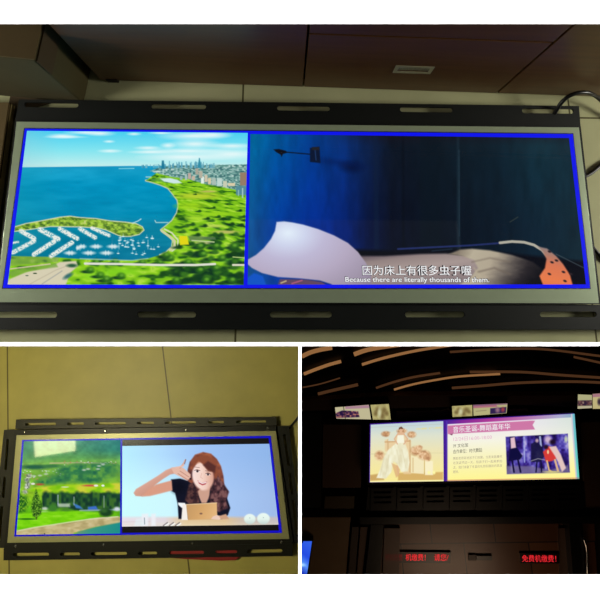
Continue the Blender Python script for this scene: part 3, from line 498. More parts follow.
pm = bpy.data.materials.new('screen_picture'); pm.use_nodes = True
_nt = pm.node_tree; _b = _nt.nodes['Principled BSDF']; _a = _nt.nodes.new('ShaderNodeAttribute'); _a.attribute_name = 'picture'
_b.inputs['Base Color'].default_value = (.002, .002, .003, 1); _b.inputs['Roughness'].default_value = .04; _b.inputs['Specular IOR Level'].default_value = .5; _b.inputs['Emission Strength'].default_value = 1
_nt.links.new(_a.outputs['Color'], _b.inputs['Emission Color'])
def picture(name, P, quad, off, fn, parent, res=2.0, label=None):
    c = [P.hit(x, y, off) for x, y in quad]
    nx = int(abs(quad[1][0] - quad[0][0]) * res) + 2; ny = int(abs(quad[3][1] - quad[0][1]) * res) + 2
    u, v = np.meshgrid(np.linspace(0, 1, nx), np.linspace(0, 1, ny)); u = u.ravel()[:, None]; v = v.ravel()[:, None]
    p = (c[0] * (1 - u) + c[1] * u) * (1 - v) + (c[3] * (1 - u) + c[2] * u) * v
    X = p[:, 0] / p[:, 2] * F + CX; Y = p[:, 1] / p[:, 2] * F + CY
    g = Paint(X, Y); fn(g)
    wv = p @ ROT.T + V(0, 0, H) - BASE[parent.name]
    me = bpy.data.meshes.new(name); nf = (nx - 1) * (ny - 1)
    me.vertices.add(len(wv)); me.vertices.foreach_set('co', wv.ravel())
    i = (np.arange(ny - 1)[:, None] * nx + np.arange(nx - 1)[None]).ravel(); fc = np.stack([i, i + nx, i + nx + 1, i + 1], 1)
    me.loops.add(nf * 4); me.loops.foreach_set('vertex_index', fc.ravel()); me.polygons.add(nf); me.polygons.foreach_set('loop_start', np.arange(nf) * 4)
    me.update(calc_edges=True); me.validate()
    at = me.color_attributes.new('picture', 'FLOAT_COLOR', 'POINT')
    cc = np.ones((len(wv), 4)); cc[:, :3] = lin(np.clip(g.C, 0, 255)); at.data.foreach_set('color', cc.ravel())
    me.materials.append(pm); o = bpy.data.objects.new(name, me); col.objects.link(o); o.parent = parent; BASE[o.name] = BASE[parent.name]
    if label: o['label'] = label
    return o
def text(name, s, P, quad, off, m, parent, label=None, fat=0.0):
    """lettering filling the quad (TL, TR, BR, BL sightings)"""
    cu = bpy.data.curves.new(name, 'FONT'); cu.body = s; cu.size = 1; cu.resolution_u = 3; cu.offset = fat
    t = bpy.data.objects.new('tmp', cu); col.objects.link(t); bpy.context.view_layer.update()
    me = bpy.data.meshes.new_from_object(t.evaluated_get(bpy.context.evaluated_depsgraph_get())); bpy.data.objects.remove(t)
    n = len(me.vertices); co = np.zeros(n * 3); me.vertices.foreach_get('co', co); co = co.reshape(-1, 3)
    lo, hi = co.min(0), co.max(0); u = ((co[:, 0] - lo[0]) / (hi[0] - lo[0]))[:, None]; v = ((hi[1] - co[:, 1]) / (hi[1] - lo[1]))[:, None]
    c = [P.hit(x, y, off) for x, y in quad]; p = (c[0] * (1 - u) + c[1] * u) * (1 - v) + (c[3] * (1 - u) + c[2] * u) * v
    wv = p @ ROT.T + V(0, 0, H) - BASE[parent.name]; me.vertices.foreach_set('co', wv.ravel()); me.update(); me.name = name
    me.materials.clear(); me.materials.append(m); o = bpy.data.objects.new(name, me); col.objects.link(o); o.parent = parent; BASE[o.name] = BASE[parent.name]
    if label: o['label'] = label
    return o
def screw(P, x, y, off, r, parent):
    c = P.hit(x, y, off); b = MB(); k = 12
    ring = lambda rr, h: [c - P.n * h + rr * (math.cos(2 * math.pi * i / k) * P.a + math.sin(2 * math.pi * i / k) * P.b) for i in range(k)]
    vs = ring(r, 0) + ring(r, r * .4) + ring(r * .6, r * .7); fs = []
    for q in (0, k):
        for i in range(k): j = (i + 1) % k; fs.append((q + i, q + j, q + k + j, q + k + i))
    fs.append(tuple(range(2 * k, 3 * k))); b.add(vs, fs); return b.build('screw', M['steel'], parent, smooth=False)

# ================================================================== white board standing for the blank borders around the three bays
ZP = 0.30
def at(px, py, z): return ray(px, py) * z
XL, YT, YB = 2.3, -1.0, 2.9
outer = [V(-XL, YT, ZP), V(XL, YT, ZP), V(XL, YB, ZP), V(-XL, YB, ZP)]
holes = [[(-420, 24), (1020, 24), (1020, 342.3), (-420, 342.3)], [(-420, 346), (298.4, 346), (298.4, 574.6), (-420, 574.6)], [(301.4, 346), (1020, 346), (1020, 574.6), (301.4, 574.6)]]
z2 = ZP + .002
mb = MB(); mb.solid(outer, [p + V(0, 0, .002) for p in outer], [[at(x, y, ZP) for x, y in h] for h in holes], [[at(x, y, z2) for x, y in h] for h in holes])
wf = tag(mb.build('border_board', M['white']), kind='structure')
wf.data.materials.append(M['darkwall'])                                  # edges and back darkened so the screens mirror no bright rim
_z = Vector(tuple(ROT @ V(0, 0, -1)))
for pl in wf.data.polygons: pl.material_index = 0 if pl.normal.dot(_z) > .9 else 1
ky = (344.15 - CY) / F; t = 3.0 * z2 / F
def slab(pts, th, axis, name, m):
    pts = [np.array(p, float) for p in pts]
    return tag(MB().solid([p - axis * th / 2 for p in pts], [p + axis * th / 2 for p in pts]).build(name, m), kind='structure')
ZB = 3.0  # added walls around and between the bays, darkened to stop lamp bounce
slab([(-XL, ky * z2, z2), (XL, ky * z2, z2), (XL, ky * ZB, ZB), (-XL, ky * ZB, ZB)], t, unit(V(0, 1, -ky)), 'wall_divider', M['darkwall'])
slab([(0, ky * z2 + t, z2), (0, YB, z2), (0, YB, ZB), (0, ky * ZB + t, ZB)], t * .7, V(1, 0, 0), 'wall_middle', M['darkwall'])
slab([(-XL, YT, z2), (-XL, YB, z2), (-XL, YB, ZB), (-XL, YT, ZB)], .02, V(1, 0, 0), 'wall_left', M['darkwall'])
slab([(XL, YT, z2), (XL, YB, z2), (XL, YB, ZB), (XL, YT, ZB)], .02, V(1, 0, 0), 'wall_right', M['darkwall'])
slab([(-XL, YT, z2), (XL, YT, z2), (XL, YT, ZB), (-XL, YT, ZB)], .02, V(0, 1, 0), 'wall_back', M['darkwall'])
slab([(-XL, YB, z2), (XL, YB, z2), (XL, YB, ZB), (-XL, YB, ZB)], .02, V(0, 1, 0), 'wall_lower', M['darkwall'])

# ================================================================== bay 1: stretched display on the tiled floor
def floorquad(P, off, quad, m, name, uv):
    mb = MB(); mb.prism(P, quad, off, off - .03); return tag(mb.build(name, m, uvP=uv), kind='structure')
PF = Plane(P1.hit(243, 95, FL1), P1.hit(564, 100, FL1) - P1.hit(243, 95, FL1), P1.hit(222, 335, FL1) - P1.hit(243, 95, FL1))
row = PF.uv(PF.hit(590, 118))[1]
floorquad(P1, FL1, [(-1150, -450), (1750, -450), (1750, 343.4), (-1150, 343.4)], M['floor1'], 'floor', (PF, 0.0, row))

def bar(P, poly, top, bot, holes, m, parent, name='mounting_bracket'):
    return MB().prism(P, poly, top, bot, holes).build(name, m, parent)
D1 = thing('display', P1.hit(300, 210, FL1), 'large stretched display lying on cream tiles in front of the brown cabinets', 'screen', 'stretched display panels')
MB().prism(P1, [(15.2, 120.4), (580.8, 126.2), (601, 304.2), (-5.8, 303.4)], -.0015, FL1).build('back_case', M['black'], D1)
bar(P1, [(19, 99.4), (300, 102.4), (579, 106), (580.6, 126.4), (15, 120.6)], -.008, -.012, [slot(24, 104.6, 78.4, 105.4, 4.8), slot(151, 106, 206, 106.8, 5), slot(277, 107.8, 330, 108.6, 5), slot(400, 109.3, 453, 110, 5), slot(522, 110.6, 574, 111.2, 5)], M['black'], D1)
bar(P1, [(-40, 302), (640, 305), (644, 329.6), (-44, 329.6)], -.008, -.012, [slot(-30, 314.6, 57, 314.8, 6.2), slot(137, 314.6, 196, 314.6, 6), slot(270, 314.6, 332, 314.6, 6), slot(405, 314.4, 465, 314.6, 6), slot(540, 314.4, 597, 314.4, 5.6)], M['black'], D1)
MB().prism(P1, [(16.5, 121.6), (579, 127.4), (599, 303.2), (-4.4, 302.2)], 0, -.001).build('bezel', M['bezel'], D1, bevel=.0004)
S1 = MB().prism(P1, [(24, 127.8), (573.4, 133.2), (591, 289), (1.8, 288.8)], .0008, 0).build('screen', M['gasket'], D1)
MB().prism(P1, [(24.8, 128.6), (572.8, 134), (590, 288.2), (2.8, 288)], .0012, .0008).build('screen_border', M['blue'], S1, ).__setitem__('label', 'glowing blue border')
picture('coast_picture', P1, [(27, 130.8), (247.7, 132.9), (243.8, 285), (7.7, 284.4)], .0016, paint_coast, S1, 2.2)
picture('bedroom_picture', P1, [(250.4, 134), (569, 138), (586, 284.4), (247.6, 284.6)], .0016, paint_bedroom, S1, 2.0)
zh = '因为床上有很多虫子喔'; en = 'Because there are literally thousands of them.'
text('subtitle_outline', zh, P1, [(361.8, 264.9), (471.6, 265.1), (472.4, 275.9), (362.2, 275.7)], .0019, M['shade'], S1, fat=.02)
text('subtitle', zh, P1, [(362.4, 265.4), (471, 265.6), (471.8, 275.4), (362.8, 275.2)], .0022, M['glow'], S1, 'white subtitle lettering')
text('subtitle_outline', en, P1, [(344.6, 276.2), (489.6, 276.6), (490.4, 284.2), (345, 283.8)], .0019, M['shade'], S1, fat=.03)
text('subtitle', en, P1, [(345.2, 276.8), (489, 277.2), (489.6, 283.8), (345.4, 283.4)], .0022, M['glow'], S1, 'white subtitle lettering', fat=.006)

# cabinets standing on the floor behind it
base0 = P1.hit(101, 81.5, FL1); base1 = P1.hit(556, 96.6, FL1); ca = unit(base1 - base0)
PC = Plane(base0, ca, -UP); back = -unit(np.cross(ca, UP)); back = back if back @ V(0, -1, 0) > 0 else -back
CH = 0.44
def cx(px, py): return (PC.hit(px, py) - base0) @ ca              # distance along the cabinet front
gone = UP * .012
def cab(name, s0, s1, label):
    t_ = thing(name, base0 + ca * (s0 + s1) / 2 + back * .17, label, 'cabinet')
    MB().box(base0 + ca * s0 + gone + back * .012, ca * (s1 - s0), back * .34, UP * CH).build('body', M['cabin'], t_)
    MB().box(base0 + ca * (s0 + .01) + back * .03, ca * (s1 - s0 - .02), back * .3, UP * .012).build('plinth', M['cabin'], t_)
    MB().box(base0 + ca * (s0 - .0) + gone + UP * (CH + .0005) - back * .004, ca * (s1 - s0), back * .36, UP * .018).build('top_panel', M['cab'], t_)
    return t_
def front(name, t_, s0, s1, h0, h1, g=.0018):
    return MB().box(base0 + ca * (s0 + g) + UP * (h0 + g) + gone * .4, ca * (s1 - s0 - 2 * g), back * .0118, UP * (h1 - h0 - 2 * g)).build(name, M['cab'], t_, bevel=.0008)
sA, sB, sC, sD = 0.0, cx(303.4, 86), cx(501, 89.5), cx(501, 89.5) + .62
c1 = cab('cabinet', sA, sB - .0005, 'brown cabinet with a plain front, beside the cardboard boxes'); front('door', c1, sA, sB, 0, CH)
c2 = cab('cabinet', sB + .0005, sC - .0005, 'brown drawer cabinet with a flush metal pull, middle of the row')
hh = (PC.hit(420, 39.5) - base0) @ UP
d_ = front('drawer', c2, sB, sC, 0, hh); front('drawer', c2, sB, sC, hh, CH)
c3 = cab('cabinet', sC + .0005, sD, 'brown cabinet with a plain front, right of the drawer cabinet near the cable'); front('door', c3, sC, sD, 0, CH)
q = [PC.hit(x, y, -.0065) for x, y in ((394.5, 61.6), (434, 62.4), (430, 70), (392.5, 68.8))]
hp = Plane(q[0] - 0, ca, -UP)
o0 = q[3] - back * .0075; w_ = (q[2] - q[3]) @ ca; h_ = (q[0] - q[3]) @ UP
ring = [o0, o0 + ca * w_, o0 + ca * w_ + UP * h_, o0 + UP * h_]; i_ = .006; inner = [o0 + ca * i_ + UP * i_, o0 + ca * (w_ - i_) + UP * i_, o0 + ca * (w_ - i_) + UP * (h_ - i_), o0 + ca * i_ + UP * (h_ - i_)]
mb = MB().solid(ring, [p + back * .004 for p in ring], [inner], [p + back * .004 for p in inner] and [[p + back * .004 for p in inner]]) if False else MB()
mb.solid(ring, [p + back * .004 for p in ring], [inner], [[p + back * .004 for p in inner]])
mb.box(inner[0] + UP * .004 + back * .001, ca * (w_ - 2 * i_), back * .0028, UP * .012)
mb.build('handle', M['handle'], d_, bevel=.0004)['label'] = 'flush metal pull'
# small glide under the end of the row
MB().box(P1.hit(108, 82.5, FL1), ca * .02, back * .02, UP * .0118).build('foot', M['cabin'], c1)

# cardboard boxes at the left
gB = P1.hit(84, 104, FL1); gR = P1.hit(91, 69, FL1)
dirb = unit(gR - gB); dirl = -unit(np.cross(dirb, UP)); dirl = dirl if dirl @ V(-1, 0, 0) > 0 else -dirl
hB = H * (1 - math.hypot(286 - 84, 280 - 104) / math.hypot(286 - 29, 280 - 57.5))
LB = np.linalg.norm(gR - gB) + .12
B1 = thing('cardboard_box', gB + dirb * LB / 2 + dirl * .15, 'tall olive cardboard box in the corner against the brown cabinet', 'box')
tB = MB().box(gB, dirb * LB, dirl * .42, UP * hB).build('carton', M['cardgreen'], B1, bevel=.002)
top0 = gB + UP * (hB + .0012)
MB().box(top0 - dirl * .002, dirb * (LB * .98), dirl * .19, UP * .003).build('flap', M['card'], B1)
MB().box(top0 + dirl * .2, dirb * (LB * .98), dirl * .2, UP * .003).build('flap', M['card'], B1)
MB().box(gB - dirl * .0015 + UP * (hB * .72), dirb * (LB * .97), -dirl * .0015, UP * (hB * .26)).build('side_flap', M['cardd'], B1)
MB().box(top0 + UP * .0032 + dirl * .16 , dirb * (LB * .97), dirl * .06, UP * .0006).build('tape', M['tape'], B1)
# low box nearer, its lid edge running down the frame
hA = .026
def onh(px, py, h): return P1.hit(px, py, FL1 + h)
a0 = onh(13.5, 62, hA); a1 = onh(1, 150, hA); dA = unit(a1 - a0); lA = unit(np.cross(dA, UP)); lA = lA if lA @ V(-1, 0, 0) > 0 else -lA
aF = a0 - UP * hA + dA * .075
B2 = thing('cardboard_box', aF + dA * .16 + lA * .15, 'low brown cardboard box at the left edge, lying nearest the display', 'box')
MB().box(aF, dA * .33, lA * .3, UP * (hA - .004)).build('carton', M['card'], B2, bevel=.002)
MB().box(aF + UP * (hA - .0038) - lA * .001, dA * .33, lA * .302, UP * .0036).build('lid', M['card'], B2)
MB().box(aF + UP * (hA * .3) - lA * .0012, dA * .32, -lA * .001, UP * (hA * .4)).build('tape', M['tape'], B2)
sh = [onh(x, y, .004) for x, y in ((17, 100), (14, 120), (-8, 303), (-24, 303), (2, 122), (14, 100))]
# flat dark brown sheet between box and display
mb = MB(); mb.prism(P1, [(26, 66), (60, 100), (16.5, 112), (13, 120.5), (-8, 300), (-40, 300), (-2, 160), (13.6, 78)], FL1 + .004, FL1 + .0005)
tag(mb.build('dark_sheet', M['cardd']), 'flat dark brown sheet on the floor along the left end of the display', 'cardboard')

# black cable behind the right end
cb = MB().tube([P1.hit(552, 119, -.02), P1.hit(556, 111, -.005), P1.hit(562, 102, .01), P1.hit(570, 95.6, .02), P1.hit(580, 92.6, .025), P1.hit(590, 93.4, .02), P1.hit(600, 99.6, .0), P1.hit(618, 118, -.015), P1.hit(628, 138, FL1 + .005), P1.hit(614, 156, FL1 + .005), P1.hit(600, 166, FL1 + .005), P1.hit(591, 173, FL1 + .005), P1.hit(580, 179, FL1 + .005)], .0036, 10, 8)
tag(cb.build('power_cable', M['cable'], smooth=True), 'black power cable looping over the top right corner of the large display', 'cable')
cb = MB().tube([P1.hit(592, 246, FL1 + .004), P1.hit(597, 252, FL1 + .004), P1.hit(606, 261, FL1 + .004), P1.hit(622, 268, FL1 + .004)], .003, 10, 8)
tag(cb.build('signal_cable', M['cable'], smooth=True), 'short black cable end at the right side of the large display', 'cable')

# ================================================================== bay 2: the second display on mustard tiles
_j = P2.hit(171, 418, FL2) - P2.hit(162.4, 346, FL2); PG = Plane(P2.hit(7.6, 380, FL2), np.cross(_j, P2.n), _j)
s0 = 0.0; sp = PG.uv(PG.hit(166.5, 380))[0]
M['floor2'].node_tree.nodes['Brick Texture'].inputs['Brick Width'].default_value = sp; M['floor2'].node_tree.nodes['Brick Texture'].inputs['Row Height'].default_value = 2.4
floorquad(P2, FL2, [(-760, 346.5), (298.8, 346.5), (298.8, 780), (-760, 780)], M['floor2'], 'floor', (PG, 0, 1.1))
D2 = thing('display', P2.hit(150, 488, FL2), 'smaller stretched display in a slotted frame, showing a woman at a tablet', 'screen', 'stretched display panels')
MB().prism(P2, [(14.4, 430), (275.6, 425.6), (293.4, 543.6), (4, 548.6)], -.004, FL2).build('back_case', M['rim'], D2)
bar(P2, [(16, 419.6), (276, 417), (276.6, 425.2), (15.2, 429)], -.010, -.013, [slot(25, 424.4, 56, 424, 2.5), slot(67, 423.9, 84, 423.7, 2.5), slot(95, 423.6, 126, 423.3, 2.5), slot(137, 423.1, 154, 423, 2.5), slot(165, 422.8, 196, 422.5, 2.5), slot(208, 422.3, 224, 422.1, 2.3), slot(236, 421.9, 266, 421.6, 2.3)], M['flange'], D2)
bar(P2, [(3.6, 548.4), (292.4, 543.8), (292.6, 556), (3.4, 560.4)], -.010, -.013, [slot(13, 554.7, 49, 554.4, 3.4), slot(60, 554.2, 80, 554, 3.2), slot(91, 553.9, 127, 553.6, 3.4), slot(138, 553.4, 157, 553.2, 3.2), slot(169, 552.8, 204, 552.5, 3.4), slot(215, 552.2, 237, 551.8, 3.2), slot(247, 551.5, 282.4, 550.9, 3.6)], M['rim'], D2)
bar(P2, [(4, 430), (14.4, 429.6), (4.6, 548), (-9, 548)], -.010, -.013, [slot(7.8, 439, 5.4, 470, 2.6), slot(4.7, 476.6, 3, 498, 2.6), slot(1.8, 506, -1, 541, 2.8)], M['flange'], D2)
bar(P2, [(276.8, 426), (288.8, 426), (303, 543), (294, 543.2)], -.010, -.013, [slot(284, 434, 288.7, 466, 2.6), slot(289.4, 472.6, 292, 494, 2.6), slot(293, 500.6, 297.4, 535, 2.8)], M['rim'], D2)
MB().prism(P2, [(16.5, 435.2), (276, 430.9), (289.4, 539), (7.2, 542.8)], 0, -.0038).build('bezel', M['bezel2'], D2, bevel=.0005)
for x, y in ((25, 431.9), (105.4, 430.9), (186, 429.6), (267.6, 428), (15.6, 546), (103.6, 544.8), (192.4, 543), (281.4, 541.9)): screw(P2, x, y, -.004, .0042, D2)
S2 = MB().prism(P2, [(22, 439.9), (270.6, 435.8), (282, 532.9), (14.2, 536.5)], .0012, .0).build('screen', M['blue2'], D2)
S2['label'] = 'screen with a deep blue border'
picture('valley_picture', P2, [(24, 441.4), (120.4, 440), (120, 533.4), (16.3, 534.8)], .002, paint_valley, S2, 2.2)
MB().prism(P2, [(122.3, 439.8), (268.6, 438), (278.9, 530.6), (122, 533)], .0016, .0012).build('letterbox', M['letter'], S2)
picture('call_picture', P2, [(122.3, 446), (269.3, 443.8), (278.4, 524.6), (122, 526.6)], .002, paint_call, S2, 2.6)
tag(MB().prism(P2, [(166, 549), (242, 547.6), (241, 556), (236, 560.4), (222, 561), (200, 560), (186, 559.4), (168, 558)], FL2 + .012, FL2 + .001).build('packet', M['red'], bevel=.003), 'flat red packet on the floor tucked under the lower edge of the smaller display', 'packet')
tag(MB().tube([P2.hit(280, 437, -.022), P2.hit(286, 432, -.022), P2.hit(290, 427, -.024), P2.hit(296, 420, FL2 + .005), P2.hit(298.4, 417, FL2 + .005)], .0036, 8, 6).build('thin_cable', M['cable'], smooth=True), 'thin black cable leaving the top right corner of the smaller display', 'cable')
# ceiling lamp that mirrors in its glass
zl = .34
def bounce(px, py):
    p = P2.hit(px, py, .002); d = unit(ray(px, py)); r = d - 2 * (d @ P2.n) * P2.n; return p + r * ((zl - p[2]) / r[2])
lp = [bounce(x, y) for x, y in ((33.5, 437), (75, 435), (75, 450.6), (35, 456.8))]
LM = thing('ceiling_light', sum(lp) / 4, 'flat rectangular ceiling lamp above the smaller display', 'lamp')
MB().solid(lp, [p - V(0, 0, .004) for p in lp]).build('diffuser', M['lamp'], LM)
cen = sum(lp) / 4; bg = [cen + (p - cen) * 1.06 - V(0, 0, .0045) for p in lp]; MB().solid(bg, [p - V(0, 0, .015) for p in bg]).build('housing', M['lampbody'], LM)

# ================================================================== bay 3: the mall wall
B3 = lambda poly, top, bot, m, name, label=None, cat=None, holes=(), bev=0, kind=None, group=None, uvP=None, parent=None: tag(MB().prism(P3, poly, top, bot, holes).build(name, m, parent, bevel=bev, uvP=uvP), label, cat, group, kind)
BK = -.16
B3([(300.9, 347), (1250, 347), (1250, 800), (300.9, 800)], BK, BK - .03, M['darkwall'], 'wall_display', kind='structure')
# ceiling strips: curved copper tubes given a warm glow
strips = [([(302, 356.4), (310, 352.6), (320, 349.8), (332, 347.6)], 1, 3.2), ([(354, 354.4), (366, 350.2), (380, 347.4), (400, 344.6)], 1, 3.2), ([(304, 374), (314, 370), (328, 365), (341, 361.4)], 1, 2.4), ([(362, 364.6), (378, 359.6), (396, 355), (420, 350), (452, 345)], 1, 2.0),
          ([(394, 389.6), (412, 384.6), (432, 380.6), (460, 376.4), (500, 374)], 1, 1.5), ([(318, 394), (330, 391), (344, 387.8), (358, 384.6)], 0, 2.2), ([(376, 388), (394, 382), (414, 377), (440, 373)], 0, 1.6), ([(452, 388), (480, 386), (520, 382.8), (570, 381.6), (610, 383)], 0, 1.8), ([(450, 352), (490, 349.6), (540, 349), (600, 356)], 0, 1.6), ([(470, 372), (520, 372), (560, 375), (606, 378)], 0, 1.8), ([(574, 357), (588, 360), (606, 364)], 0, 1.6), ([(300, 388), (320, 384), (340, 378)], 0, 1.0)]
names = ['upper left', 'upper middle']
lbl = ['bright warm strip at the top left corner of the dark ceiling', 'bright warm strip second from the left at the ceiling top', 'warm glowing strip just below the top left one', 'long warm strip curving under the second bright one', 'long thin warm strip sweeping down over the small left reflections', 'dim copper strip just above the leftmost small reflection', 'dim copper strip above the long thin warm one', 'dim copper strip running over the right half of the bulkhead', 'dim copper strip near the top of the ceiling, right half', 'dim copper strip in the middle of the ceiling, right half', 'short dim copper strip at the top right corner', 'faint short copper strip at the left edge of the ceiling']
for (pts, br, w), l in zip(strips, lbl):
    tag(MB().tube([P3.hit(x, y, -.05) for x, y in pts], w * 2.2 / F / 1.45, 8, 6).build('glow_strip', M['copper'] if br else M['copperdim'], smooth=True), l, 'light strip', 'curved glowing strips of the ceiling')
B3([(300.9, 347), (640, 347), (640, 396), (420, 392), (300.9, 399)], -.085, -.15, M['pitch'], 'ceiling', kind='structure')
B3([(300.9, 401), (395, 395.4), (640, 396), (640, 409.4), (520, 405), (300.9, 411)], -.0215, -.083, M['umber'], 'bulkhead', 'dark brown bulkhead band under the curved ceiling strips', 'bulkhead')
B3([(396, 411.6), (440, 410.6), (448, 408.6), (528, 408.9), (528, 412.2), (446, 416.2), (396, 419)], -.0215, -.06, M['olive'], 'ledge', 'bronze ledge strip just above and behind the top of the big advertising screen', 'ledge')
# dark wall panels on the left and right
pnl = [([(301, 413), (322, 413), (321, 508), (301, 508)], M['pitch'], 'black narrow wall panel at the left edge under the bulkhead'), ([(323, 424), (362, 424), (361, 488), (322, 488)], M['umber'], 'dark brown wall panel left of the big advertising screen'), ([(581, 422), (640, 420), (640, 512), (584, 512)], M['umber'], 'dark brown wall panel right of the big advertising screen')]
for p_, m_, l_ in pnl: B3(p_, -.06, -.14, m_, 'wall_panel', l_, 'panel', bev=.003)
B3([(325, 496.5), (354.6, 496), (354, 508.6), (324, 508.6)], -.05, -.14, M['gold'], 'plate', 'dull gold plate low on the wall left of the slatted panel', 'plate')
# the advertising screen
AD = thing('advertising_display', P3.hit(475, 483, -.1), 'big lit advertising screen with a bride picture and an event poster', 'screen')
MB().prism(P3, [(368, 422.8), (576, 412), (581.6, 481), (367, 485)], -.006, -.14).build('cabinet', M['pitch'], AD)
S3 = MB().prism(P3, [(370, 424.3), (574.5, 413.8), (579.3, 478.8), (369.3, 482.5)], 0, -.0055).build('screen', M['purple'], AD)
picture('bride_picture', P3, [(370.8, 424.8), (443.2, 421.2), (443.6, 481.2), (370, 482.2)], .002, paint_bride, S3, 3)
picture('poster_picture', P3, [(446, 420.9), (574.5, 413.8), (579.3, 478.8), (446.4, 481)], .002, paint_event, S3, 3)
def tl(x, y0): return y0 - (x - 446) * .055
text('title', '音乐圣诞-舞蹈嘉年华', P3, [(453, 426.6), (510, 423.2), (510.4, 429.2), (453, 432.8)], .004, M['glow'], S3, 'white title lettering')
text('date', '12/24日16:00-18:00', P3, [(453.4, 437.2), (491.6, 435), (492, 439), (453.4, 441.2)], .004, M['pinkglyph'], S3, 'pink date lettering')
text('floor_line', '7F 文化馆', P3, [(453, 444), (468, 443), (468, 446.8), (453, 448)], .004, M['shade'], S3, 'dark lettering')
text('organiser_line', '合作单位：时代舞蹈', P3, [(453, 449.6), (482, 447.8), (482, 452), (453, 453.8)], .004, M['shade'], S3, 'dark lettering')
for i, (ln, x1) in enumerate([('舞蹈老师带领孩子们欢聚，大家来跳舞吧', 502), ('在圣诞节这一天，和孩子们一起来参加', 502), ('活，我们准备了丰富的礼物和精彩的表演', 502), ('期待。', 459)]):
    y = 456.6 + i * 4.5; text('paragraph_line', ln, P3, [(453, y + .4), (x1, y - 1.6 * (x1 - 453) / 49), (x1, y + 3 - 1.6 * (x1 - 453) / 49), (453, y + 3.4)], .004, M['greyglyph'], S3)
# mirror images of the lit posters, built as small glowing panels
def small(parts, case, label):
    cxm = sum(p[0] for p in case) / len(case); cym = max(p[1] for p in case)
    o = thing('screen_reflection', P3.hit(cxm, cym, -.02), label, 'screen', 'small screen reflections'); MB().prism(P3, case, -.004, -.0195).build('case', M['pitch'], o)
    for nm, q, k in parts: picture(nm, P3, q, -.0025, mini(k, q), o, 4)
small([('poster_picture', [(335, 407.4), (368.8, 404.8), (371, 419.4), (336.4, 418.6)], 'mirror'), ('flower_picture', [(370.4, 404.9), (388.8, 404), (390.8, 419.6), (373, 419.6)], 'flower')], [(334, 406.8), (369, 404), (389.8, 403.2), (391.6, 420.4), (335, 420)], 'small screen reflection with purple and flower pictures, leftmost of the three')
small([('flower_picture', [(452, 406.2), (472.2, 405), (472.4, 415.9), (452.6, 417)], 'flower'), ('poster_picture', [(473.2, 404.9), (507.4, 403.4), (506.6, 413.2), (473.6, 415.8)], 'event')], [(450.8, 405.4), (508.2, 402.4), (507.4, 413.9), (451.6, 417.6)], 'small screen reflection above the middle of the big advertising screen')
small([('strip_picture', [(578, 394.4), (592, 395), (592, 408), (577.6, 408.8)], 'strip'), ('page_picture', [(592.6, 394), (606, 393), (606, 408.6), (592.8, 408.8)], 'page')], [(577, 393.4), (607, 392.2), (607, 409.6), (576.8, 409.8)], 'small screen reflection cut by the right edge, rightmost of the three')
# slatted black panel under the screen
SL = thing('slatted_panel', P3.hit(470, 512, -.06), 'black slatted panel right under the big advertising screen', 'panel')
MB().prism(P3, [(368, 487.2), (584, 483.2), (586, 512), (366, 513)], -.055, -.14).build('backing', M['pitch'], SL)
for i in range(8):
    x0 = 371 + i * 26.4; y0 = 488.4 - i * .44
    if True:
        MB().prism(P3, [(x0, y0), (x0 + 23, y0 - .4), (x0 + 23, 510.4 - .1 * i), (x0 - .6, 510.8 - .1 * i)], -.048, -.0545, [[(x0 + 3, y0 + 3), (x0 + 3, y0 + 5), (x0 + 20, y0 + 4.8), (x0 + 20, y0 + 2.8)], [(x0 + 3, y0 + 8), (x0 + 3, y0 + 10), (x0 + 20, y0 + 9.8), (x0 + 20, y0 + 7.8)], [(x0 + 3, y0 + 13), (x0 + 3, y0 + 15), (x0 + 20, y0 + 14.8), (x0 + 20, y0 + 12.8)]]).build('louvre', M['pitch'], SL)
# framed opening with a brown stone wall behind
P3T = Plane(P3.hit(400, 540, -.13), P3.a, P3.b)
B3([(372, 512), (594, 512), (600, 640), (366, 640)], -.1, -.15, M['tile3'], 'wall_tiled', kind='structure', uvP=(P3T, 0, 0))
FRM = thing('portal_frame', P3.hit(480, 574, -.1), 'black frame around the brown stone tiled recess', 'frame')
MB().prism(P3, [(360, 517.4), (604, 516.6), (606, 523.6), (360, 524.6)], -.035, -.098).build('lintel', M['pitch'], FRM)
MB().prism(P3, [(371, 525), (383.4, 525), (376.4, 640), (358, 640)], -.035, -.098).build('post', M['pitch'], FRM)
MB().prism(P3, [(569, 524), (581, 524), (592, 640), (578, 640)], -.035, -.098).build('post', M['pitch'], FRM)
tag(MB().prism(P3, [(559, 528), (567.6, 528), (573, 640), (562, 640)], -.088, -.0995).build('wall_panel', M['umber'], bevel=.002), 'narrow brown upright strip inside the recess at its right post', 'panel')
tag(MB().prism(P3, [(384.4, 528), (400, 528), (398, 640), (380, 640)], -.088, -.0995).build('wall_panel', M['umber'], bevel=.002), 'brown upright strip inside the recess at its left post', 'panel')
# left counter and the blue screen
CT = thing('counter', P3.hit(325, 574, -.13), 'brown stone counter with slanted trims at the lower left, beside the blue screen', 'counter')
MB().prism(P3, [(301, 517), (350.6, 517), (341, 640), (301, 640)], -.06, -.14).build('body', M['counter'], CT, bevel=.003)
MB().prism(P3, [(352, 527), (359, 527), (350, 640), (343, 640)], -.05, -.14).build('side_trim', M['brown'], CT)
MB().prism(P3, [(360.6, 527), (367.6, 527), (354.6, 640), (351.6, 640)], -.05, -.14).build('side_trim', M['umber'], CT)
BS = thing('information_screen', P3.hit(304, 574, -.02), 'small bright blue screen at the lower left corner of the dark hall', 'screen')
MB().prism(P3, [(300.9, 540), (313, 540), (305, 600), (300.9, 600)], -.03, -.0595).build('case', M['pitch'], BS)
picture('blue_picture', P3, [(301, 541.4), (312, 541.2), (304.6, 590), (301, 590)], -.028, paint_blue, BS, 3)
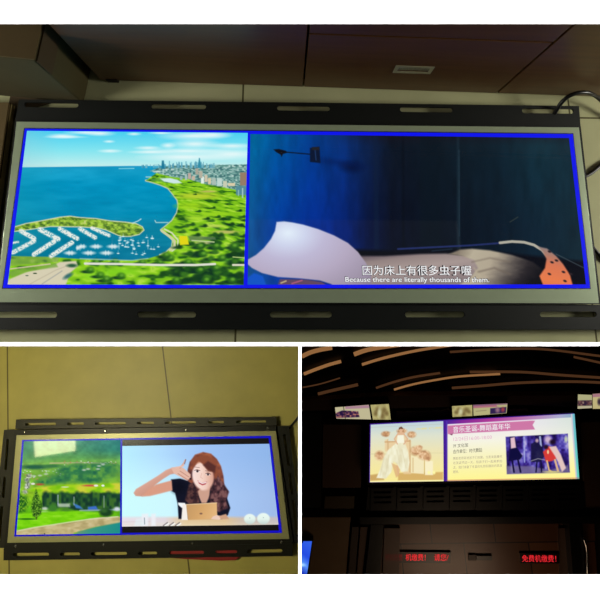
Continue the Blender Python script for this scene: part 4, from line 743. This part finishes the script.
# reflections of red LED lettering, built as glowing text on thin boards
def led(case, items, label):
    cxm = sum(p[0] for p in case) / 4; o = thing('led_reflection', P3.hit(cxm, max(p[1] for p in case), -.09), label, 'sign', 'reflected red lettering')
    MB().prism(P3, case, -.0905, -.0985).build('case', M['pitch'], o)
    for s_, q_, m_ in items: text('lettering', s_, P3, q_, -.088, m_, o, 'glowing red lettering' if m_ is M['led'] else 'dim red lettering')
led([(383.6, 552), (451, 552.6), (450.4, 563.4), (383, 562.6)], [('费机缴费', [(385, 554), (402.6, 554.2), (402.4, 560.8), (385, 560.4)], M['leddim']), ('机缴费！', [(405.6, 553.8), (425.6, 554), (425.6, 560.8), (405.6, 560.6)], M['led']), ('请您/', [(434.4, 554), (448.6, 554), (448, 561), (434, 560.8)], M['led'])], 'long reflection of red lettering in the left half of the tiled recess')
led([(520, 553.4), (563, 553.6), (563.6, 563.6), (520.6, 563.2)], [('免费机缴费！', [(522, 555), (556, 555.2), (556.4, 562.2), (522.2, 561.8)], M['led'])], 'short reflection of red lettering in the right half of the tiled recess')
SP = thing('nameplate', P3.hit(482, 561, -.09), 'small dark plate with a brown end between the two red reflections', 'plate')
MB().prism(P3, [(476.6, 556), (492, 556), (492, 560.4), (476.6, 560.4)], -.09, -.0985).build('dark_plate', M['pitch'], SP)
MB().prism(P3, [(468.6, 555), (476, 555), (476, 560.6), (468.6, 560.6)], -.092, -.0985).build('end_cap', M['brown'], SP)
tag(MB().tube([P3.hit(583.4, 538, -.02), P3.hit(586.6, 550, -.02), P3.hit(587.4, 575, -.02), P3.hit(589, 600, -.02)], .0035, 10, 5).build('metal_rail', M['chrome'], smooth=True), 'thin shiny metal rail at the lower right beside the portal frame', 'rail')

# ================================================================== light
def area(name, p, tgt, sx, sy, power, c=(1, 1, 1), spread=180):
    l = bpy.data.lights.new(name, 'AREA'); l.shape = 'RECTANGLE'; l.size = sx; l.size_y = sy; l.energy = power; l.color = c; l.spread = math.radians(spread)
    o = bpy.data.objects.new(name, l); col.objects.link(o); o.location = W(p)
    o.rotation_euler = (Vector(W(tgt)) - Vector(W(p))).to_track_quat('-Z', 'Y').to_euler(); return o
# added long lights out of view, skimming the board to burn it white
for sx in (-1, 1): area('wash_fill', V(sx * 1.0, .05, .21), V(0, .05, .29), 1.3, .05, 16, (1, 1, 1), 24)
# added unseen fill lights that brighten each bay
area('bay_fill', V(1.2, -.05, .34), V(.2, .1, .8), .3, .3, 10, (1, .97, .84)); area('bay_fill', V(-1.15, .02, .34), V(-.1, 0.15, .8), .3, .14, 7.5, (1, .97, .84))
area('bay_fill', V(-1.3, .36, .40), V(-.6, .9, 1.7), .5, .2, 13, (1, .93, .62))
area('bay_fill', V(.75, 2.2, 1.5), V(.6, 1.75, 2.3), .5, .2, 1.25, (1, .70, .46))
w = bpy.data.worlds.new('world'); sc.world = w; w.use_nodes = True; w.node_tree.nodes['Background'].inputs[0].default_value = (.95, 1, .85, 1); w.node_tree.nodes['Background'].inputs[1].default_value = .07

# ================================================================== camera
cam = bpy.data.cameras.new('camera'); cam.sensor_width = 36; cam.lens = F / 600 * 36; cam.shift_y = -(300 - CY) / 600; cam.clip_start = .01; cam.clip_end = 50
co = bpy.data.objects.new('camera', cam); col.objects.link(co)
R = Matrix([ROT @ V(1, 0, 0), ROT @ V(0, -1, 0), ROT @ V(0, 0, -1)]).transposed()
co.matrix_world = Matrix.Translation((0, 0, H)) @ R.to_4x4()
sc.camera = co
vs = sc.view_settings; vs.view_transform = 'Standard'; vs.look = 'None'; vs.exposure = 0; vs.gamma = 1; vs.use_curve_mapping = False
